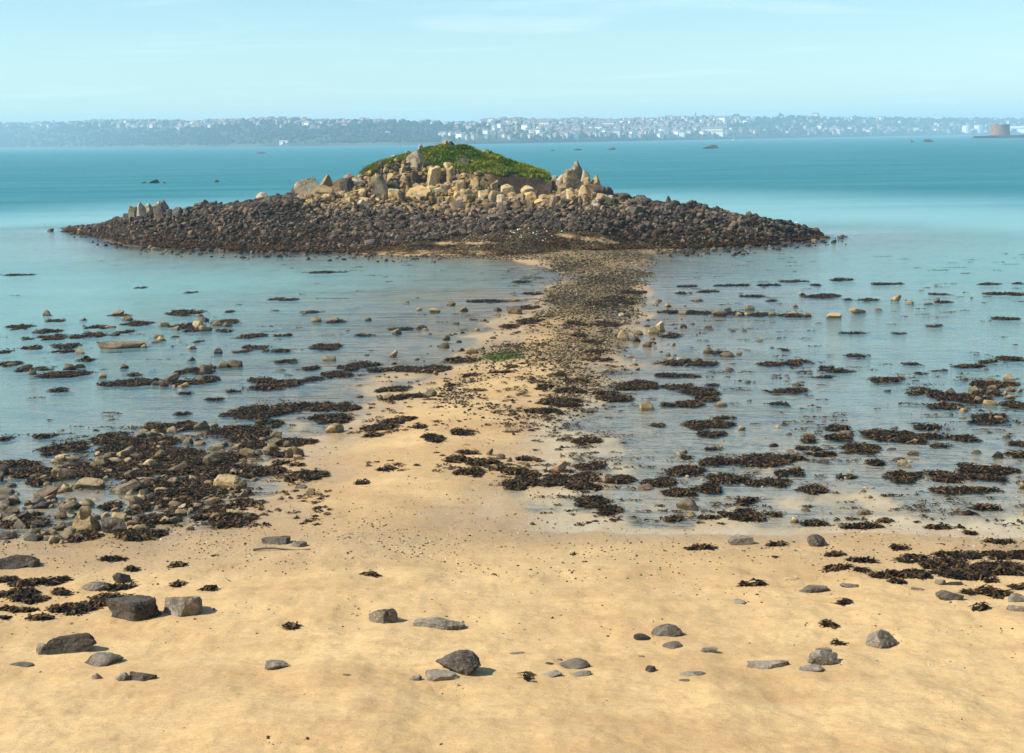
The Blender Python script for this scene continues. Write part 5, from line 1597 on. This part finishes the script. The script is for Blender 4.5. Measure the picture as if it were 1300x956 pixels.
far_block('long_building', 490, 0.28, 24, 6, 10, 'long low white building above the far shore left of islet summit', WALLS[0], flat=True)
far_block('long_building', 362, 0.02, 22, 5, 10, 'small white waterside building on the far left shore', WALLS[0], flat=True)
far_block('mansion', 1035, 0.97, 26, 15, 16, 'large white mansion on the skyline right of the town', WALLS[0], 'house')
far_block('terrace_building', 690, 0.34, 34, 14, 12, 'tall cream terrace at the left of the far town', WALLS[1])
far_block('terrace_building', 772, 0.45, 38, 12, 12, 'wide cream terrace high in the middle of the far town', WALLS[1])
far_block('terrace_building', 905, 0.12, 70, 15, 16, 'long cream waterfront terrace near the white yacht', WALLS[1])
far_block('warehouse', 1292, 0.05, 110, 22, 50, 'wide white warehouse on far shore right of the round tower', WALLS[0], flat=True)
for px, lab in ((1226, 'left white storage tank on the far right shore'), (1241, 'right white storage tank beside the round tower islet')):
    p = hill_point(px, 0.03)
    root = empty('storage_tank', (p[0], p[1], p[2]), lab, 'storage tank')
    s = p[1] / FP
    link('shell', cyl_mesh('shell', 5.5 * s, 5.5 * s, -4, 8.6 * s, 32), WALLS[0], root)
    link('roof', cyl_mesh('roof', 5.6 * s, .5, 8.6 * s + .02, 9.6 * s, 32), WALLS[2], root)
# church and mast on the skyline
p = hill_point(885, 0.93)
root = empty('church', (p[0], p[1], p[2]), 'church with a pointed spire on the town skyline', 'church', math.atan2(-p[0], p[1]))
s = p[1] / FP
link('nave', box_mesh('nave', (8 * s, 4 * s, 3.5 * s + 6), (3 * s, 0, 1.75 * s - 3)), WALLS[2], root)
link('tower', box_mesh('tower', (2 * s, 2 * s, 5 * s + 6), (-2.2 * s, 0, 2.5 * s - 3)), WALLS[2], root)
link('spire', cyl_mesh('spire', 1.3 * s, .1, 5 * s, 9 * s, 8), ROOFS[0], root).location = (-2.2 * s, 0, 0)
p = hill_point(1049, 1.0)
root = empty('radio_mast', (p[0], p[1], p[2]), 'thin radio mast on the skyline right of the white mansion', 'mast')
s = p[1] / FP
link('pole', cyl_mesh('pole', .5, .25, -3, 10.5 * s, 8), ROOFS[0], root)
link('crossbar', box_mesh('crossbar', (1.6 * s, .5, .5), (0, 0, 8.6 * s)), ROOFS[0], root)

# skyline trees one can tell apart
def far_tree(px, f, hpx, lab, spread=1.0, bare=0.35):
    p = hill_point(px, f)
    s = p[1] / FP
    root = empty('tree', (p[0], p[1], p[2]), lab, 'tree')
    H_ = hpx * s
    link('trunk', cyl_mesh('trunk', H_ * .06, H_ * .03, -3, H_ * .75, 8), plain('far_bark', (.1, .08, .06)), root)
    its = []
    for k in range(26):
        a_ = rgh.uniform(0, 6.28); rr_ = rgh.random() ** .6 * H_ * .38 * spread
        its.append((np.array([math.cos(a_) * rr_, math.sin(a_) * rr_, H_ * (bare + (1 - bare) * rgh.random() * (1 - .4 * rr_ / (H_ * .38 * spread + .01)))]), (H_ * .14,) * 3, (.04 * rgh.uniform(.6, 1.3), .06 * rgh.uniform(.6, 1.3), .025)))
    V, Fc, T = scatter_mesh(its, 1, blobs)
    link('crown', mesh_np('crown', V, [Fc], False, None, {'tint': T}), M_WOOD, root)


for px, f, hp, sp_, br, lab in [(744, .97, 7, 1.0, .5, 'flat topped pine on town skyline, left one of two'), (757, .97, 6, .9, .5, 'flat topped pine on town skyline, right one of two'),
                                (775, .98, 6, .5, .1, 'slim dark tree right of the two skyline pines'), (935, .97, 7, 1.6, .1, 'broad dark tree crown on skyline above the yacht'),
                                (990, .97, 7, 1.7, .05, 'broad dark tree crown left of the white mansion'), (345, .99, 6, 1.6, .05, 'round tree crown, left one on far left hilltop'),
                                (387, .99, 7, 1.8, .05, 'round tree crown, right one on far left hilltop'), (1085, .98, 6, 1.7, .05, 'broad dark tree crown right of the radio mast'),
                                (512, .99, 6, 1.4, .1, 'dark skyline tree just left of the islet summit')]:
    far_tree(px, f, hp, lab, sp_, br)

# ------------------------------------------------------------------ round tower islet
pT = at_plane(1272, 175.2)
mT = pT[1] / FP
M_STONE = plain('tower_granite', (0.30, 0.155, 0.08), .9, .25, .25)
M_STONE_D = plain('tower_dark_opening', (0.03, 0.03, 0.03), .9, .1)
o = link('tower_islet', proto('slab', 333, M_APRON, 4))
o.scale = (46 * mT, 16 * mT, 4.2 * mT); o.location = (pT[0] + 2 * mT, pT[1] + 14 * mT, -0.3 * mT)
tag(o, 'low dark rocky islet carrying the round tower', 'islet')
root = empty('round_tower', (pT[0] + 2 * mT, pT[1] + 14 * mT, 2.2 * mT), 'squat round granite sea fort on the low islet at right', 'tower')
link('wall', cyl_mesh('wall', 12.3 * mT, 11.3 * mT, 0, 13.2 * mT, 48, 1.0), M_STONE, root)
link('parapet', cyl_mesh('parapet', 11.7 * mT, 11.7 * mT, 13.2 * mT + .01, 14.6 * mT, 48), M_STONE, root)
link('plinth', cyl_mesh('plinth', 14.5 * mT, 12.45 * mT, -1.4 * mT, 1.8 * mT, 48), M_APRON, root)
for k in range(9):
    t = -math.pi / 2 + (k - 4) * .36
    r_ = 11.75 * mT
    me = box_mesh('window', (1.1 * mT, .5, 1.3 * mT), (0, 0, 0))
    w_ = link('window', me, M_STONE_D, root)
    w_.location = (math.cos(t) * r_, math.sin(t) * r_, (7.5 if k % 2 else 10.5) * mT)
    w_.rotation_euler = (0, 0, t + math.pi / 2)
link('cabin', box_mesh('cabin', (3.5 * mT, 3 * mT, 2 * mT), (-6 * mT, -3 * mT, 15 * mT)), M_STONE, root)
link('flagpole', cyl_mesh('flagpole', .3, .2, 14 * mT, 18 * mT, 8), WALLS[0], root)

# yacht
pY = at_plane(931, 180.0)
mY = pY[1] / FP
root = empty('yacht', (pY[0], pY[1], 0), 'small white sailing yacht with bare mast off the far town', 'yacht', R(15))
V, Fq = [], []
L = 6.0 * mY
for i in range(9):
    f = i / 8
    hw = 1.0 * mY * (math.sin(math.pi * min(1, .25 + f * .75)) ** .6 if f < 1 else 0.02)
    for (yy, zz_) in ((-1, 1.2 + .5 * f), (-.75, -.2), (.75, -.2), (1, 1.2 + .5 * f)):
        V.append(((f - .5) * L, yy * hw, zz_ * mY * .9))
for i in range(8):
    for k in range(4):
        Fq.append([i * 4 + k, i * 4 + (k + 1) % 4, (i + 1) * 4 + (k + 1) % 4, (i + 1) * 4 + k])
link('hull', mesh_np('hull', np.array(V), [np.array(Fq)], False), WALLS[0], root)
link('cabin', box_mesh('cabin', (2 * mY, .9 * mY, .7 * mY), (-.2 * mY, 0, 1.6 * mY)), WALLS[0], root)
link('mast', cyl_mesh('mast', .16 * mY, .1 * mY, 1.0 * mY, 10.5 * mY, 8), WALLS[0], root)
bm_ = link('boom', cyl_mesh('boom', .2 * mY, .2 * mY, 0, 2.6 * mY, 8), WALLS[0], root)
bm_.location = (0, 0, 2.6 * mY); bm_.rotation_euler = (0, R(-90), 0)
V = np.array([(.1, 0, 2.2), (.1, 0, 9.2), (2.7, 0, 1.8), (.1, .06, 2.2), (.1, .06, 9.2), (2.7, .06, 1.8)]) * mY
link('jib', mesh_np('jib', V, [np.array([(0, 1, 2), (3, 5, 4)]), np.array([(0, 3, 4, 1), (1, 4, 5, 2), (2, 5, 3, 0)])], False), WALLS[0], root)

# ------------------------------------------------------------------ haze, sky, sun, camera
HAZE = 1.95e-4
t = NT('sea_air')
pv = t.n('ShaderNodeVolumePrincipled')
pv.inputs['Color'].default_value = (0.54, 0.83, 1.0, 1)
pv.inputs['Density'].default_value = HAZE
pv.inputs['Anisotropy'].default_value = 0.0
t.t.links.new(pv.outputs[0], t.out.inputs['Volume'])
bm = bmesh.new()
bmesh.ops.create_cube(bm, size=1, matrix=Matrix.Translation((0, 5200, 72)) @ Matrix.Diagonal((56000, 14000, 170, 1)))
me = bpy.data.meshes.new('haze'); bm.to_mesh(me); bm.free()
hz = link('haze', me, t.m)
tag(hz, 'pale blue sea haze over the whole bay', 'haze', kind='stuff')

EL = R(43)
SH = (0.985, 0.17)          # direction shadows run on the ground
az = math.atan2(-SH[0], -SH[1])
sun = bpy.data.lights.new('sun', 'SUN')
sun.energy = 5.0
sun.use_shadow = True
sun.angle = R(0.53)
sun.color = (1.0, 0.93, 0.81)
so = bpy.data.objects.new('sun', sun)
C.objects.link(so)
so.rotation_euler = Vector((SH[0] * math.cos(EL), SH[1] * math.cos(EL), -math.sin(EL))).to_track_quat('-Z', 'Y').to_euler()

w = bpy.data.worlds.new('World')
bpy.context.scene.world = w
w.use_nodes = True
nt = w.node_tree
bg = nt.nodes['Background']
sky = nt.nodes.new('ShaderNodeTexSky')
sky.sky_type = 'NISHITA'
sky.sun_disc = False
sky.sun_elevation = EL
sky.sun_rotation = az
sky.air_density = 1.0
sky.dust_density = 0.1
sky.ozone_density = 1.0
mx = nt.nodes.new('ShaderNodeMix'); mx.data_type = 'RGBA'; mx.blend_type = 'MULTIPLY'
mx.inputs[0].default_value = 1.0
mx.inputs[7].default_value = (0.79, 0.955, 1.0, 1)
nt.links.new(sky.outputs[0], mx.inputs[6])
# thin high cloud
tc = nt.nodes.new('ShaderNodeTexCoord')
sp = nt.nodes.new('ShaderNodeSeparateXYZ'); nt.links.new(tc.outputs['Generated'], sp.inputs[0])
def wm(op, a, b):
    n_ = nt.nodes.new('ShaderNodeMath'); n_.operation = op
    for s_, v_ in zip(n_.inputs, (a, b)):
        if isinstance(v_, bpy.types.NodeSocket): nt.links.new(v_, s_)
        else: s_.default_value = v_
    return n_.outputs[0]
zc = wm('MAXIMUM', wm('ADD', sp.outputs['Z'], 0.04), 0.03)
cb_ = nt.nodes.new('ShaderNodeCombineXYZ')
nt.links.new(wm('DIVIDE', sp.outputs['X'], zc), cb_.inputs[0])
nt.links.new(wm('DIVIDE', sp.outputs['Y'], zc), cb_.inputs[1])
mp = nt.nodes.new('ShaderNodeMapping'); mp.inputs['Scale'].default_value = (0.55, 0.8, 1); mp.inputs['Location'].default_value = (3.1, 1.2, 0)
nt.links.new(cb_.outputs[0], mp.inputs[0])
nz_ = nt.nodes.new('ShaderNodeTexNoise'); nz_.inputs['Scale'].default_value = 1.0; nz_.inputs['Detail'].default_value = 7; nz_.inputs['Roughness'].default_value = .55; nz_.inputs['Distortion'].default_value = .6
nt.links.new(mp.outputs[0], nz_.inputs['Vector'])
mr = nt.nodes.new('ShaderNodeMapRange'); mr.interpolation_type = 'SMOOTHSTEP'
nt.links.new(nz_.outputs['Fac'], mr.inputs['Value'])
for k_, v_ in (('From Min', .50), ('From Max', .72), ('To Min', 0), ('To Max', .27)):
    mr.inputs[k_].default_value = v_
mc = nt.nodes.new('ShaderNodeMix'); mc.data_type = 'RGBA'
nt.links.new(mr.outputs[0], mc.inputs[0])
nt.links.new(mx.outputs[2], mc.inputs[6])
mc.inputs[7].default_value = (7.6, 8.5, 8.7, 1)
nt.links.new(mc.outputs[2], bg.inputs['Color'])
bg.inputs['Strength'].default_value = 0.101

cam = bpy.data.cameras.new('camera')
cam.sensor_width = 36.0
cam.lens = FP / PW * 36.0
cam.clip_start = 0.1
cam.clip_end = 60000
co = bpy.data.objects.new('camera', cam)
C.objects.link(co)
m3 = Matrix(((_r[0], _u[0], -_f[0]), (_r[1], _u[1], -_f[1]), (_r[2], _u[2], -_f[2])))
co.matrix_world = Matrix.Translation((0, 0, CAMH)) @ m3.to_4x4()
sc = bpy.context.scene
sc.camera = co
sc.view_settings.view_transform = 'Standard'
sc.view_settings.look = 'None'
sc.view_settings.exposure = 0.58
sc.view_settings.gamma = 1.0
sc.view_settings.use_curve_mapping = False
sc.render.engine = 'CYCLES'
sc.cycles.use_denoising = True
sc.cycles.max_bounces = 6
sc.cycles.transparent_max_bounces = 12
sc.cycles.volume_bounces = 1
sc.cycles.caustics_reflective = False
sc.cycles.caustics_refractive = False
